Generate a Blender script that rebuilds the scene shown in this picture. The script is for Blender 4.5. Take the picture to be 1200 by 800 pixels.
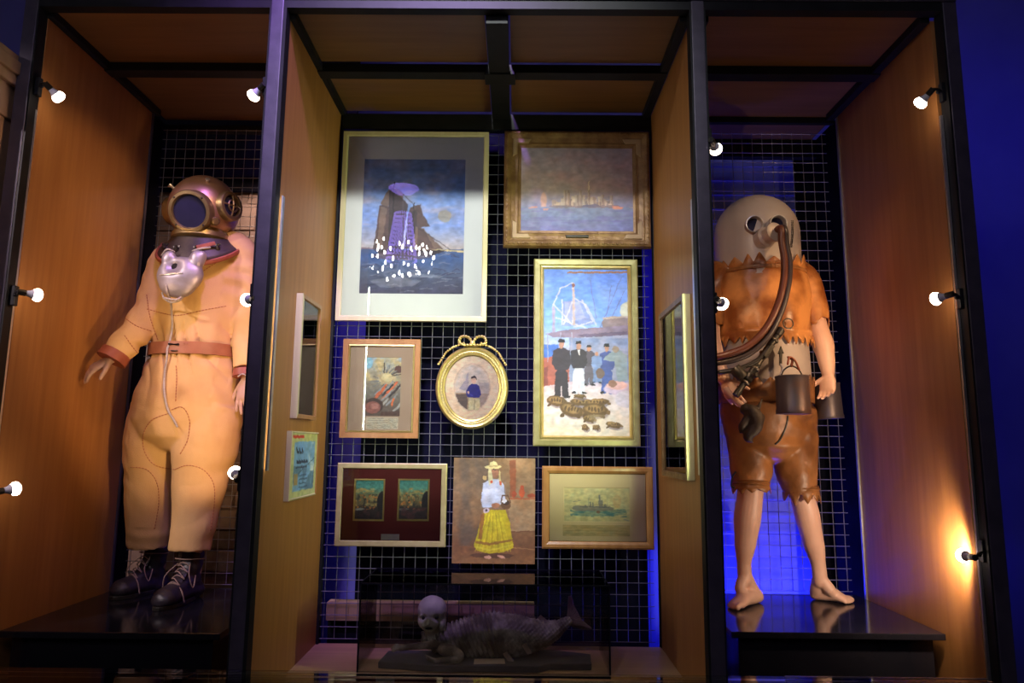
import bpy, bmesh, math, random
import numpy as np
from mathutils import Vector, Matrix, Euler, noise
from mathutils.bvhtree import BVHTree

for o in list(bpy.data.objects):
    bpy.data.objects.remove(o)
SC = bpy.context.scene
COL = SC.collection
PI = math.pi
V = Vector
random.seed(4)
RNG = np.random.default_rng(7)

# ------------------------------------------------------------------ camera
FPX, PITCH, ROLL, YAW = 816.66, 0.146733, 0.0097391, -0.0069218
CAM = V((0.0, -2.6535, 1.5087))
cp, sp, cy, sy = math.cos(PITCH), math.sin(PITCH), math.cos(YAW), math.sin(YAW)
F_ = V((sy * cp, cy * cp, sp))
R0 = V((cy, -sy, 0)); U0 = R0.cross(F_)
R_ = math.cos(ROLL) * R0 + math.sin(ROLL) * U0
U_ = -math.sin(ROLL) * R0 + math.cos(ROLL) * U0
cd = bpy.data.cameras.new('camera'); cam = bpy.data.objects.new('camera', cd); COL.objects.link(cam)
cd.sensor_width = 36; cd.lens = FPX / 1200 * 36; cd.clip_start = .05; cd.clip_end = 60
M = Matrix.Identity(4)
for i in range(3):
    M[i][0] = R_[i]; M[i][1] = U_[i]; M[i][2] = -F_[i]; M[i][3] = CAM[i]
cam.matrix_world = M
SC.camera = cam

def ray(px, py):
    return F_ + R_ * ((px - 600) / FPX) - U_ * ((py - 400) / FPX)
def at(px, py, y):                       # point of the photograph at depth y
    d = ray(px, py); return CAM + d * ((y - CAM.y) / d.y)
def atz(px, py, z):
    d = ray(px, py); return CAM + d * ((z - CAM.z) / d.z)
def atx(px, py, x):
    d = ray(px, py); return CAM + d * ((x - CAM.x) / d.x)

# ------------------------------------------------------------------ world, lights, exposure
SC.view_settings.view_transform = 'Standard'; SC.view_settings.look = 'None'
SC.view_settings.exposure = 0.0; SC.view_settings.gamma = 1.0; SC.view_settings.use_curve_mapping = False
w = bpy.data.worlds.new('room_dark'); SC.world = w; w.use_nodes = True
w.node_tree.nodes['Background'].inputs[0].default_value = (.20, .15, .42, 1)
w.node_tree.nodes['Background'].inputs[1].default_value = .012

def light(kind, name, loc, target, energy, color, size=.1, size_y=None, spot=None, blend=.5, parent=None):
    l = bpy.data.lights.new(name, kind); l.energy = energy; l.color = color
    if kind == 'AREA':
        l.size = size
        if size_y: l.shape = 'RECTANGLE'; l.size_y = size_y
    elif kind == 'SPOT':
        l.spot_size = spot; l.spot_blend = blend; l.shadow_soft_size = size
    else: l.shadow_soft_size = size
    o = bpy.data.objects.new(name, l); COL.objects.link(o)
    loc = V(loc)
    q = (V(target) - loc).to_track_quat('-Z', 'Y')
    mw = Matrix.Translation(loc) @ q.to_matrix().to_4x4()
    if parent is not None:
        adopt(o, parent); o.matrix_basis = mw
    else: o.matrix_world = mw
    return o

# ceiling wash of the hall in front of the cabinet, and violet LED wash
light('SPOT', 'hall_spot_light', (-.35, -3.5, 5.2), (-.15, .9, 2.30), 1000, (.94, .97, .95), .16, spot=.50, blend=.8)
light('AREA', 'hall_ceiling_light', (.2, -4.2, 5.3), (-.15, .9, 1.9), 11, (.80, .78, 1.0), .8)
light('SPOT', 'hall_wall_light', (-3.4, -2.4, 3.6), (-2.35, -.15, 2.3), 380, (.95, .76, .80), .1, spot=.62, blend=.7)
light('SPOT', 'violet_wash_light', (-.55, -1.5, 4.9), (-.60, 0, 3.5), 620, (.48, .24, 1.0), .12, spot=.86, blend=.8)
# blue LED floods behind the cabinet
light('AREA', 'blue_flood_light', (1.5, 1.36, .30), (1.5, 1.60, 1.0), 40, (.022, .032, 1.0), .9, .08)
light('AREA', 'blue_wall_light', (3.6, 0.6, 3.9), (2.9, 2.1, 3.0), 7, (.03, .02, 1.0), .4)
light('AREA', 'blue_back_light', (-.1, 1.75, 2.75), (-.1, 2.2, 2.2), 7, (.04, .03, 1.0), 1.9, .1)

light('AREA', 'stone_wall_light', (-1.42, 1.20, 3.0), (-1.42, 1.50, 2.3), 3.0, (1.0, .66, .55), .5, .05)  # unseen light added to brighten the stones behind the left grille

# ------------------------------------------------------------------ materials
def nodes_of(name):
    m = bpy.data.materials.new(name); m.use_nodes = True
    nt = m.node_tree; b = nt.nodes['Principled BSDF']
    return m, nt, b
def lin(c): return tuple((x / 255 / 12.92 if x / 255 <= .04045 else ((x / 255 + .055) / 1.055) ** 2.4) for x in c) + (1,)
def mat(name, col, rough=.6, metal=0, col2=None, nscale=20, bump=0, bscale=80, stretch=(1, 1, 1), detail=4, ramp=(.35, .65), spec=None, coat=0):
    m, nt, b = nodes_of(name)
    b.inputs['Roughness'].default_value = rough; b.inputs['Metallic'].default_value = metal
    if spec is not None: b.inputs['Specular IOR Level'].default_value = spec
    if coat: b.inputs['Coat Weight'].default_value = coat; b.inputs['Coat Roughness'].default_value = .15
    c1 = tuple(col) + (1,)
    b.inputs['Base Color'].default_value = c1
    tc = nt.nodes.new('ShaderNodeTexCoord'); mp = nt.nodes.new('ShaderNodeMapping')
    mp.inputs['Scale'].default_value = stretch
    nt.links.new(tc.outputs['Object'], mp.inputs[0])
    if col2 is not None:
        n = nt.nodes.new('ShaderNodeTexNoise'); n.inputs['Scale'].default_value = nscale; n.inputs['Detail'].default_value = detail
        r = nt.nodes.new('ShaderNodeValToRGB'); r.color_ramp.elements[0].position = ramp[0]; r.color_ramp.elements[1].position = ramp[1]
        r.color_ramp.elements[0].color = c1; r.color_ramp.elements[1].color = tuple(col2) + (1,)
        nt.links.new(mp.outputs[0], n.inputs[0]); nt.links.new(n.outputs[0], r.inputs[0]); nt.links.new(r.outputs[0], b.inputs['Base Color'])
    if bump:
        n = nt.nodes.new('ShaderNodeTexNoise'); n.inputs['Scale'].default_value = bscale; n.inputs['Detail'].default_value = 5
        bp = nt.nodes.new('ShaderNodeBump'); bp.inputs['Strength'].default_value = bump; bp.inputs['Distance'].default_value = .01
        nt.links.new(mp.outputs[0], n.inputs[0]); nt.links.new(n.outputs[0], bp.inputs['Height']); nt.links.new(bp.outputs[0], b.inputs['Normal'])
    return m
def wood(name, c1, c2, stretch, rough=.45, scale=9):
    return mat(name, c1, rough, col2=c2, nscale=scale, stretch=stretch, bump=.06, bscale=scale * 3, detail=6, ramp=(.3, .72))
def emis(name, col, s):
    m, nt, b = nodes_of(name)
    b.inputs['Base Color'].default_value = tuple(col) + (1,)
    b.inputs['Emission Color'].default_value = tuple(col) + (1,); b.inputs['Emission Strength'].default_value = s
    return m
def glassmat(name, tint=(1, 1, 1), ior=1.5, rough=0.0):
    m, nt, b = nodes_of(name); nt.nodes.remove(b)
    out = nt.nodes['Material Output']; fr = nt.nodes.new('ShaderNodeFresnel'); fr.inputs[0].default_value = ior
    t = nt.nodes.new('ShaderNodeBsdfTransparent'); t.inputs[0].default_value = tuple(tint) + (1,)
    g = nt.nodes.new('ShaderNodeBsdfGlossy'); g.inputs['Roughness'].default_value = rough
    mx = nt.nodes.new('ShaderNodeMixShader')
    nt.links.new(fr.outputs[0], mx.inputs[0]); nt.links.new(t.outputs[0], mx.inputs[1]); nt.links.new(g.outputs[0], mx.inputs[2]); nt.links.new(mx.outputs[0], out.inputs[0])
    return m

MT = {}
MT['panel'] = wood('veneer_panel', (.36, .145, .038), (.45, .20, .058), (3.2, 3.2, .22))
MT['panel_h'] = wood('shaded_ceiling_veneer', (.20, .095, .030), (.26, .125, .042), (.25, 3, 3))  # panel veneer in a darker copy: the ceiling's shade is put into the colour
MT['floorboard'] = wood('veneer_base', (.50, .30, .15), (.60, .37, .19), (.25, 3, 3))
MT['steel'] = mat('painted_steel', (.062, .050, .080), .42, .2, col2=(.085, .070, .108), nscale=14, bump=.05, bscale=60)
MT['steel_dark'] = mat('black_steel', (.010, .010, .012), .5, 0, col2=(.016, .016, .019), nscale=10, spec=.2)
MT['alu'] = mat('aluminium_trim', (.55, .55, .60), .35, .9, col2=(.65, .65, .7), nscale=30)
MT['wire'] = mat('galvanised_wire', (.34, .33, .35), .4, .6, col2=(.44, .43, .45), nscale=40)
MT['plinth'] = mat('black_lacquer', (.010, .0095, .014), .11, col2=(.014, .013, .018), nscale=6, bump=.01, bscale=30)
MT['black'] = mat('black_board', (.006, .006, .008), 1.0, spec=.05, col2=(.010, .010, .018), nscale=5)
MT['navy'] = mat('navy_cloth', (.004, .004, .014), .9, spec=.1, col2=(.006, .006, .024), nscale=6, stretch=(4, 1, .3))
MT['bluewall'] = mat('painted_wall', (.14, .13, .42), .8, col2=(.17, .16, .46), nscale=2, bump=.05)
MT['slat'] = mat('blue_slat', (.20, .23, .62), .55, col2=(.24, .27, .68), nscale=8)
MT['floor'] = mat('dark_floor', (.03, .028, .03), .4, col2=(.04, .036, .036), nscale=3)
MT['ceil'] = mat('hall_ceiling', (.10, .10, .12), .8, col2=(.12, .12, .14), nscale=2)
MT['stone'] = mat('rough_stone', (.30, .22, .17), .9, col2=(.44, .33, .26), nscale=9, bump=.6, bscale=20)
MT['stone2'] = mat('brown_brick', (.20, .12, .09), .9, col2=(.34, .22, .16), nscale=9, bump=.6, bscale=20)
MT['glass'] = glassmat('clear_glass')
MT['glass_case'] = glassmat('case_glass', (.985, .99, .99), 1.5)
MT['glass_table'] = glassmat('table_glass', (.85, .88, .90), 1.55)
MT['canvas'] = mat('tan_canvas', (.55, .325, .115), .8, col2=(.67, .43, .165), nscale=5, bump=.16, bscale=260, ramp=(.3, .7))
MT['red_rubber'] = mat('red_rubber', (.25, .06, .03), .5, col2=(.32, .085, .045), nscale=20)
MT['stitch'] = mat('brown_stitch', (.36, .13, .055), .8, col2=(.42, .16, .07), nscale=60)
MT['belt'] = mat('leather_belt', (.30, .11, .045), .45, col2=(.38, .15, .065), nscale=14, bump=.1, bscale=90)
MT['copper'] = mat('tinned_copper', (.34, .19, .125), .38, .75, col2=(.50, .32, .24), nscale=5, bump=.05, bscale=30, ramp=(.3, .7))
MT['brass'] = mat('dull_brass', (.24, .17, .075), .4, .8, col2=(.34, .26, .13), nscale=9, bump=.05, bscale=50)
MT['helmglass'] = mat('viewport_glass', (.02, .022, .055), .04, col2=(.035, .035, .09), nscale=5, spec=.9)
MT['lead'] = mat('grey_lead', (.28, .25, .26), .45, .55, col2=(.44, .40, .42), nscale=11, bump=.12, bscale=40)
MT['hole'] = mat('dark_hole', (.008, .007, .007), .8, col2=(.012, .01, .01), nscale=9)
MT['rope'] = mat('grey_rope', (.36, .31, .26), .85, col2=(.46, .40, .34), nscale=60, bump=.4, bscale=200)
MT['skin'] = mat('mannequin_skin', (.70, .41, .30), .45, col2=(.78, .49, .37), nscale=6, bump=.03, bscale=60)
MT['hand'] = mat('mannequin_hand', (.46, .29, .20), .5, col2=(.56, .36, .25), nscale=9, bump=.05, bscale=60)
MT['boot'] = mat('black_boot', (.022, .017, .024), .42, col2=(.045, .032, .042), nscale=9, bump=.15, bscale=60)
MT['bootgreen'] = mat('boot_side', (.020, .022, .018), .6, col2=(.035, .035, .028), nscale=12, bump=.15, bscale=60)
MT['lace'] = mat('boot_lace', (.30, .20, .16), .8, col2=(.36, .25, .2), nscale=60)
MT['leather'] = mat('orange_leather', (.24, .070, .016), .36, col2=(.62, .26, .08), nscale=7, bump=.4, bscale=18, ramp=(.38, .62))
MT['leather_d'] = mat('brown_leather', (.17, .062, .018), .42, col2=(.40, .17, .055), nscale=7, bump=.45, bscale=15, ramp=(.3, .7))
MT['greymetal'] = mat('grey_bell_metal', (.46, .41, .40), .42, .1, col2=(.56, .42, .33), nscale=2.6, bump=.03, bscale=40, ramp=(.45, .72))
MT['greycloth'] = mat('grey_barrel', (.36, .31, .30), .6, .1, col2=(.46, .38, .35), nscale=5, bump=.06, bscale=40)
MT['hose'] = mat('brown_hose', (.10, .028, .016), .42, col2=(.14, .042, .024), nscale=12)
MT['hose2'] = mat('dark_hose', (.035, .024, .028), .4, col2=(.05, .034, .036), nscale=12)
MT['gun'] = mat('blackened_metal', (.030, .027, .024), .4, .6, col2=(.07, .06, .05), nscale=20, bump=.1, bscale=60)
MT['tin'] = mat('rusted_tin', (.11, .095, .115), .42, .6, col2=(.19, .085, .045), nscale=5, bump=.06, bscale=50, ramp=(.5, .75))
MT['darkhide'] = mat('dark_hide', (.030, .017, .010), .6, col2=(.06, .035, .02), nscale=20, bump=.4, bscale=30)
MT['mermaid'] = mat('dried_skin', (.14, .11, .09), .5, col2=(.46, .42, .36), nscale=16, bump=.5, bscale=70, ramp=(.42, .7))
MT['mermaid_fin'] = mat('dried_fin', (.20, .14, .11), .6, col2=(.30, .22, .18), nscale=30, bump=.3, bscale=80)
MT['skull'] = mat('dried_head', (.42, .40, .34), .6, col2=(.58, .56, .48), nscale=12, bump=.35, bscale=40)
MT['slate'] = mat('slate_board', (.050, .048, .060), .7, col2=(.075, .072, .085), nscale=14, bump=.2, bscale=40)
MT['card'] = mat('label_card', (.55, .42, .30), .8, col2=(.6, .47, .34), nscale=20)
MT['pine'] = wood('pale_frame_wood', (.56, .47, .28), (.66, .57, .36), (4, 4, .6), .5, 6)
MT['walnut'] = wood('brown_frame_wood', (.30, .13, .045), (.42, .20, .075), (3, 3, .8), .35, 8)
MT['walnut2'] = wood('honey_frame_wood', (.30, .14, .042), (.42, .21, .07), (3, 3, .8), .25, 8)
MT['oldgilt'] = mat('worn_gilt', (.16, .075, .03), .45, .25, col2=(.30, .17, .07), nscale=14, bump=.4, bscale=50)
MT['oldgilt2'] = mat('worn_corner', (.32, .20, .11), .5, .15, col2=(.40, .26, .15), nscale=14, bump=.2, bscale=50)
MT['greengilt'] = mat('green_gilt', (.30, .26, .11), .4, .4, col2=(.40, .36, .17), nscale=16, bump=.1, bscale=60)
MT['gold'] = mat('bright_gilt', (.62, .45, .15), .3, .75, col2=(.75, .58, .24), nscale=20, bump=.08, bscale=70)
MT['olivegilt'] = mat('matte_gilt', (.40, .32, .15), .4, .35, col2=(.48, .40, .20), nscale=20, bump=.05, bscale=60)
MT['mat_white'] = mat('white_mount', (.78, .80, .76), .85, col2=(.81, .83, .79), nscale=10)
MT['mat_cream'] = mat('cream_mount', (.88, .66, .46), .85, col2=(.90, .69, .50), nscale=10)
MT['mat_taupe'] = mat('taupe_mount', (.42, .29, .22), .85, col2=(.45, .32, .25), nscale=10)
MT['mat_red'] = mat('oxblood_mount', (.125, .011, .011), .8, col2=(.145, .015, .014), nscale=10)
MT['silver'] = mat('silver_label', (.34, .30, .28), .5, .3, col2=(.4, .36, .33), nscale=20)
MT['oak'] = wood('carved_pine', (.44, .25, .16), (.54, .32, .20), (3, 3, .5), .6, 6)
MT['plastic'] = mat('white_plastic', (.62, .60, .70), .4, col2=(.66, .64, .74), nscale=20)
MT['bulb'] = emis('glowing_bulb', (1.0, .80, .62), 16)
MT['led'] = emis('led_dots', (.95, 1.0, .72), 25)
MT['candle'] = emis('candle_bulbs', (1.0, .93, .88), 120)
MT['crystal'] = emis('lit_crystal', (.36, .24, 1.0), 4.5)  # violet light on the crystals is put in as their own glow
MT['brassy'] = mat('chandelier_metal', (.3, .27, .35), .3, .9, col2=(.36, .33, .4), nscale=20)

# ------------------------------------------------------------------ mesh helpers
class MB:
    def __init__(s): s.v = []; s.f = []
    def add(s, vs, fs):
        b = len(s.v); s.v += [tuple(p) for p in vs]; s.f += [tuple(b + i for i in f) for f in fs]; return s
    def box(s, a, b):
        (x0, y0, z0), (x1, y1, z1) = a, b
        return s.add([(x0, y0, z0), (x1, y0, z0), (x1, y1, z0), (x0, y1, z0), (x0, y0, z1), (x1, y0, z1), (x1, y1, z1), (x0, y1, z1)],
                     [(0, 3, 2, 1), (4, 5, 6, 7), (0, 1, 5, 4), (1, 2, 6, 5), (2, 3, 7, 6), (3, 0, 4, 7)])
    def bar(s, a, b, w, h, up=(0, 0, 1)):
        a, b = V(a), V(b); t = (b - a).normalized(); sd = t.cross(V(up))
        if sd.length < 1e-4: sd = t.cross(V((1, 0, 0)))
        sd.normalize(); u = sd.cross(t)
        vs = [p + sd * i * w / 2 + u * j * h / 2 for p in (a, b) for i, j in ((-1, -1), (1, -1), (1, 1), (-1, 1))]
        return s.add(vs, [(0, 1, 2, 3), (7, 6, 5, 4), (0, 4, 5, 1), (1, 5, 6, 2), (2, 6, 7, 3), (3, 7, 4, 0)])
    def sweep(s, pts, rad, seg=12, ref=(1, 0, 0), sub=1, cap='round', closed=False):
        """rad: list of r or (r_side, r_front); ref = side direction"""
        P = [V(p) for p in pts]; Rr = [(r, r) if not isinstance(r, (tuple, list)) else tuple(r) for r in rad]
        if sub > 1 and len(P) > 1:
            Q, RR = [], []
            n = len(P); rng = n if closed else n - 1
            for i in range(rng):
                if closed: ids = [(i - 1) % n, i, (i + 1) % n, (i + 2) % n]
                else: ids = [max(i - 1, 0), i, i + 1, min(i + 2, n - 1)]
                p0, p1, p2, p3 = (P[k] for k in ids)
                for k in range(sub):
                    t = k / sub
                    Q.append(.5 * ((2 * p1) + (p2 - p0) * t + (2 * p0 - 5 * p1 + 4 * p2 - p3) * t * t + (3 * p1 - p0 - 3 * p2 + p3) * t ** 3))
                    u = t * t * (3 - 2 * t)
                    RR.append(tuple(Rr[ids[1]][j] * (1 - u) + Rr[ids[2]][j] * u for j in (0, 1)))
            if not closed: Q.append(P[-1]); RR.append(Rr[-1])
            P, Rr = Q, RR
        n = len(P); T = []
        for i in range(n):
            if closed: t = P[(i + 1) % n] - P[i - 1]
            else: t = P[min(i + 1, n - 1)] - P[max(i - 1, 0)]
            T.append(t.normalized())
        if cap == 'round' and not closed:
            def ends(p, t, r):
                m = min(r); return [(p + t * m * math.sin(a), (r[0] * math.cos(a), r[1] * math.cos(a))) for a in (.5, 1.0, 1.4)]
            e0 = ends(P[0], -T[0], Rr[0])[::-1]; e1 = ends(P[-1], T[-1], Rr[-1])
            P = [e[0] for e in e0] + P + [e[0] for e in e1]; Rr = [e[1] for e in e0] + Rr + [e[1] for e in e1]
            T = [T[0]] * 3 + T + [T[-1]] * 3; n = len(P)
        vs, fs = [], []; sd = None
        for i in range(n):
            t = T[i]; r = V(ref) if sd is None else sd
            q = r - t * r.dot(t)
            if q.length < 1e-3: q = V((0, 1, 0)) - t * t.y
            if q.length < 1e-3: q = V((0, 0, 1)) - t * t.z
            sd = q.normalized(); fr = t.cross(sd)
            for k in range(seg):
                a = 2 * PI * k / seg
                vs.append(P[i] + sd * Rr[i][0] * math.cos(a) + fr * Rr[i][1] * math.sin(a))
        m = n if closed else n - 1
        for i in range(m):
            j = (i + 1) % n
            for k in range(seg):
                k2 = (k + 1) % seg
                fs.append((i * seg + k, i * seg + k2, j * seg + k2, j * seg + k))
        if not closed:
            fs.append(tuple(range(seg))[::-1]); fs.append(tuple((n - 1) * seg + k for k in range(seg)))
        return s.add(vs, fs)
    def lathe(s, prof, org=(0, 0, 0), axis=(0, 0, 1), seg=24, closed=False):
        ax = V(axis).normalized(); q = ax.to_track_quat('Z', 'Y').to_matrix(); o = V(org)
        vs, fs = [], []; n = len(prof)
        for r, h in prof:
            for k in range(seg):
                a = 2 * PI * k / seg
                vs.append(o + q @ V((r * math.cos(a), r * math.sin(a), h)))
        for i in range(n if closed else n - 1):
            j = (i + 1) % n
            for k in range(seg):
                k2 = (k + 1) % seg; fs.append((i * seg + k, i * seg + k2, j * seg + k2, j * seg + k))
        if not closed:
            if prof[0][0] > 1e-5: fs.append(tuple(range(seg))[::-1])
            if prof[-1][0] > 1e-5: fs.append(tuple((n - 1) * seg + k for k in range(seg)))
        return s.add(vs, fs)
    def ball(s, c, r, seg=16, rings=10, rot=None):
        c = V(c); r = (r, r, r) if not isinstance(r, (tuple, list)) else r
        vs, fs = [], []
        for i in range(rings + 1):
            th = PI * i / rings
            for k in range(seg):
                a = 2 * PI * k / seg
                p = V((r[0] * math.sin(th) * math.cos(a), r[1] * math.sin(th) * math.sin(a), r[2] * math.cos(th)))
                if rot is not None: p = rot @ p
                vs.append(c + p)
        for i in range(rings):
            for k in range(seg):
                k2 = (k + 1) % seg
                fs.append((i * seg + k, (i + 1) * seg + k, (i + 1) * seg + k2, i * seg + k2))
        return s.add(vs, fs)
    def prism(s, pts, d):
        """extrude polygon pts (3D, planar) by vector d"""
        n = len(pts); d = V(d); a = [V(p) for p in pts]
        return s.add(a + [p + d for p in a], [tuple(range(n))[::-1], tuple(range(n, 2 * n))] + [(i, (i + 1) % n, (i + 1) % n + n, i + n) for i in range(n)])
    def mesh(s, name):
        me = bpy.data.meshes.new(name); me.from_pydata(s.v, [], s.f)
        bm = bmesh.new(); bm.from_mesh(me); bmesh.ops.remove_doubles(bm, verts=bm.verts, dist=1e-6)
        bmesh.ops.recalc_face_normals(bm, faces=bm.faces); bm.to_mesh(me); bm.free()
        return me
    def build(s, name, m, parent=None, smooth=False, bevel=0, **kw):
        return link(name, s.mesh(name), m, parent, smooth, bevel, **kw)

def link(name, me, m, parent=None, smooth=False, bevel=0, angle=None):
    if isinstance(m, str): m = MT[m]
    me.materials.clear(); me.materials.append(m)
    if smooth: me.polygons.foreach_set('use_smooth', [True] * len(me.polygons))
    o = bpy.data.objects.new(name, me); COL.objects.link(o)
    if smooth:
        try: me.set_sharp_from_angle(angle=angle or math.radians(40))
        except Exception: pass
    if bevel:
        b = o.modifiers.new('b', 'BEVEL'); b.width = bevel; b.segments = 2; b.limit_method = 'ANGLE'
    if parent is not None: adopt(o, parent)
    return o
WORLD = {}
def adopt(o, parent):            # geometry is written in world coordinates; keep it in place under its parent
    o.parent = parent
    o.matrix_parent_inverse = WORLD.get(parent.name, Matrix.Identity(4)).inverted()
    WORLD[o.name] = Matrix.Identity(4)
def thing(name, label, cat, loc=(0, 0, 0), group=None, rot=None):
    o = bpy.data.objects.new(name, None); COL.objects.link(o); o.empty_display_size = .05
    m = Matrix.Translation(V(loc))
    if rot is not None: m = m @ Euler(rot).to_matrix().to_4x4()
    o.matrix_world = m; WORLD[o.name] = m
    o['label'] = label; o['category'] = cat
    if group: o['group'] = group
    return o
def tag(o, label, cat, group=None):
    o['label'] = label; o['category'] = cat
    if group: o['group'] = group
    return o
def struct(name, mb, m, **kw):
    o = mb.build(name, m, **kw); o['kind'] = 'structure'; return o

def remesh(mb, vox, smooth=3, fn=None, name='body'):
    """one continuous surface out of overlapping closed volumes"""
    me = mb.mesh('tmp'); o = bpy.data.objects.new('tmp', me); COL.objects.link(o)
    r = o.modifiers.new('r', 'REMESH'); r.mode = 'VOXEL'; r.voxel_size = vox
    if smooth:
        s = o.modifiers.new('s', 'SMOOTH'); s.iterations = smooth; s.factor = .5
    dg = bpy.context.evaluated_depsgraph_get(); dg.update()
    ne = bpy.data.meshes.new_from_object(o.evaluated_get(dg)); ne.name = name
    bpy.data.objects.remove(o); bpy.data.meshes.remove(me)
    if fn:
        ne.calc_normals_split() if hasattr(ne, 'calc_normals_split') else None
        co = [v.co.copy() for v in ne.vertices]; no = [v.normal.copy() for v in ne.vertices]
        for v, c, n in zip(ne.vertices, co, no): v.co = fn(c, n)
        ne.update()
    return ne
def bvh_of(me):
    return BVHTree.FromPolygons([v.co for v in me.vertices], [p.vertices for p in me.polygons])
def shoot(b, px, py):
    d = ray(px, py).normalized(); h = b.ray_cast(CAM, d); return h[0], h[1]
def smooth_poly(pts, n):
    P = [V((p[0], p[1], 0)) for p in pts]; out = []
    for i in range(len(P) - 1):
        p0, p1, p2, p3 = P[max(i - 1, 0)], P[i], P[i + 1], P[min(i + 2, len(P) - 1)]
        for k in range(n):
            t = k / n
            q = .5 * ((2 * p1) + (p2 - p0) * t + (2 * p0 - 5 * p1 + 4 * p2 - p3) * t * t + (3 * p1 - p0 - 3 * p2 + p3) * t ** 3)
            out.append((q.x, q.y))
    out.append((pts[-1][0], pts[-1][1])); return out

# ------------------------------------------------------------------ the room
struct('floor', MB().box((-6, -6, -.1), (6, 2.4, 0)), 'floor')
struct('ceiling', MB().box((-6, -6, 5.6), (6, 2.4, 5.7)), 'ceil')
struct('wall_back', MB().box((-6, 2.2, 0), (6, 2.4, 5.6)), 'bluewall')

# rough stone wall seen through the left grille
sw = MB().box((-2.25, 1.52, 0), (-1.205, 1.62, 3.4)).build('wall_left', 'stone2'); sw['kind'] = 'structure'
zb = 0.02; row = 0
while zb < 3.35:
    hgt = random.uniform(.085, .12) if zb < 1.9 else random.uniform(.14, .2)
    xb = -2.25 + random.uniform(-.08, 0)
    while xb < -1.21:
        wd = random.uniform(.16, .26); x1 = min(xb + wd, -1.205)
        if x1 - xb > .03 and 0.7 < zb:
            j = [random.uniform(-.012, .012) for _ in range(8)]
            yb = 1.475 + random.uniform(-.02, .015)
            m = MB(); a, b = max(xb, -2.25) + .006, x1 - .006
            m.add([(a + j[0], yb + j[1], zb + .006), (b + j[2], yb + j[3], zb + .006), (b, 1.525, zb + .006), (a, 1.525, zb + .006),
                   (a + j[4], yb + j[5], zb + hgt - .006), (b + j[6], yb + j[7], zb + hgt - .006), (b, 1.525, zb + hgt - .006), (a, 1.525, zb + hgt - .006)],
                  [(0, 3, 2, 1), (4, 5, 6, 7), (0, 1, 5, 4), (1, 2, 6, 5), (2, 3, 7, 6), (3, 0, 4, 7)])
            m.build('stone', 'stone' if zb > 1.6 else 'stone2', sw)
        xb = x1
    zb += hgt

# black boards and navy cloth that close most of the back
tag(MB().box((-2.5, 1.40, 3.02), (-1.0, 1.43, 5.6)).build('backing_board', 'black'), 'black board closing the back above the stone wall, over the copper helmet', 'board')
tag(MB().box((-.84, 1.16, 0), (.70, 1.19, 3.3)).build('backing_board', 'navy'), 'dark navy backing board behind the middle wire grille of pictures', 'board')
tag(MB().box((1.655, 1.33, 0), (2.2, 1.35, 3.3)).build('backing_board', 'black'), 'black backing board behind the right-hand grille beside the barefoot diver', 'board')
tag(MB().box((-2.6, 1.44, 0), (-2.27, 1.47, 3.3)).build('backing_board', 'black'), 'narrow black board at the edge of the stone wall behind the canvas diver', 'board')
# beige ledge behind the glass case
struct('trim_1', MB().box((-.95, 1.02, at(400, 727, 1.02).z), (.10, 1.10, at(400, 706, 1.02).z)), mat('beige_ledge', (.34, .22, .12), .8, col2=(.42, .28, .16), nscale=6))
struct('trim_2', MB().box((-.95, 1.06, 0), (.10, 1.10, at(400, 727, 1.02).z)), 'black')
# blue-lit slatted screen
sl = thing('slatted_screen', 'blue lit screen of broad horizontal slats behind the barefoot diver', 'screen', (1.5, 1.6, 0))
for sx in (1.1, 1.53, 1.96):
    MB().box((sx - .015, 1.60, 0), (sx + .015, 1.63, 3.1)).build('upright', 'slat', sl)
for k in range(31):
    z = .45 + k * .094
    MB().add([(1.0, 1.575, z), (2.05, 1.575, z), (2.05, 1.585, z + .096), (1.0, 1.585, z + .096), (1.0, 1.585, z), (2.05, 1.585, z), (2.05, 1.595, z + .096), (1.0, 1.595, z + .096)],
             [(0, 1, 2, 3), (7, 6, 5, 4), (0, 4, 5, 1), (3, 2, 6, 7), (0, 3, 7, 4), (1, 5, 6, 2)]).build('slat', 'slat', sl)

# carved wooden pilaster at the left edge
pl = thing('wooden_pilaster', 'pale carved wooden pilaster with moulded cornice left of the cabinet', 'pilaster', (-2.35, -.1, 0))
MB().box((-2.52, -.14, 0), (-2.085, .25, 2.83)).build('shaft', 'oak', pl, bevel=.006)
MB().box((-2.45, -.155, .1), (-2.13, -.14, 2.6)).build('raised_panel', 'oak', pl, bevel=.006)
cb = MB()
for i, (e, z0, z1) in enumerate(((.0, 2.80, 2.94), (.018, 2.94, 2.985), (.03, 2.985, 3.04), (.012, 3.04, 3.075))):
    cb.box((-2.54 - e, -.16 - e, z0), (-2.075 + e, .27, z1))
cb.build('cornice', 'oak', pl, bevel=.005)

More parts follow.
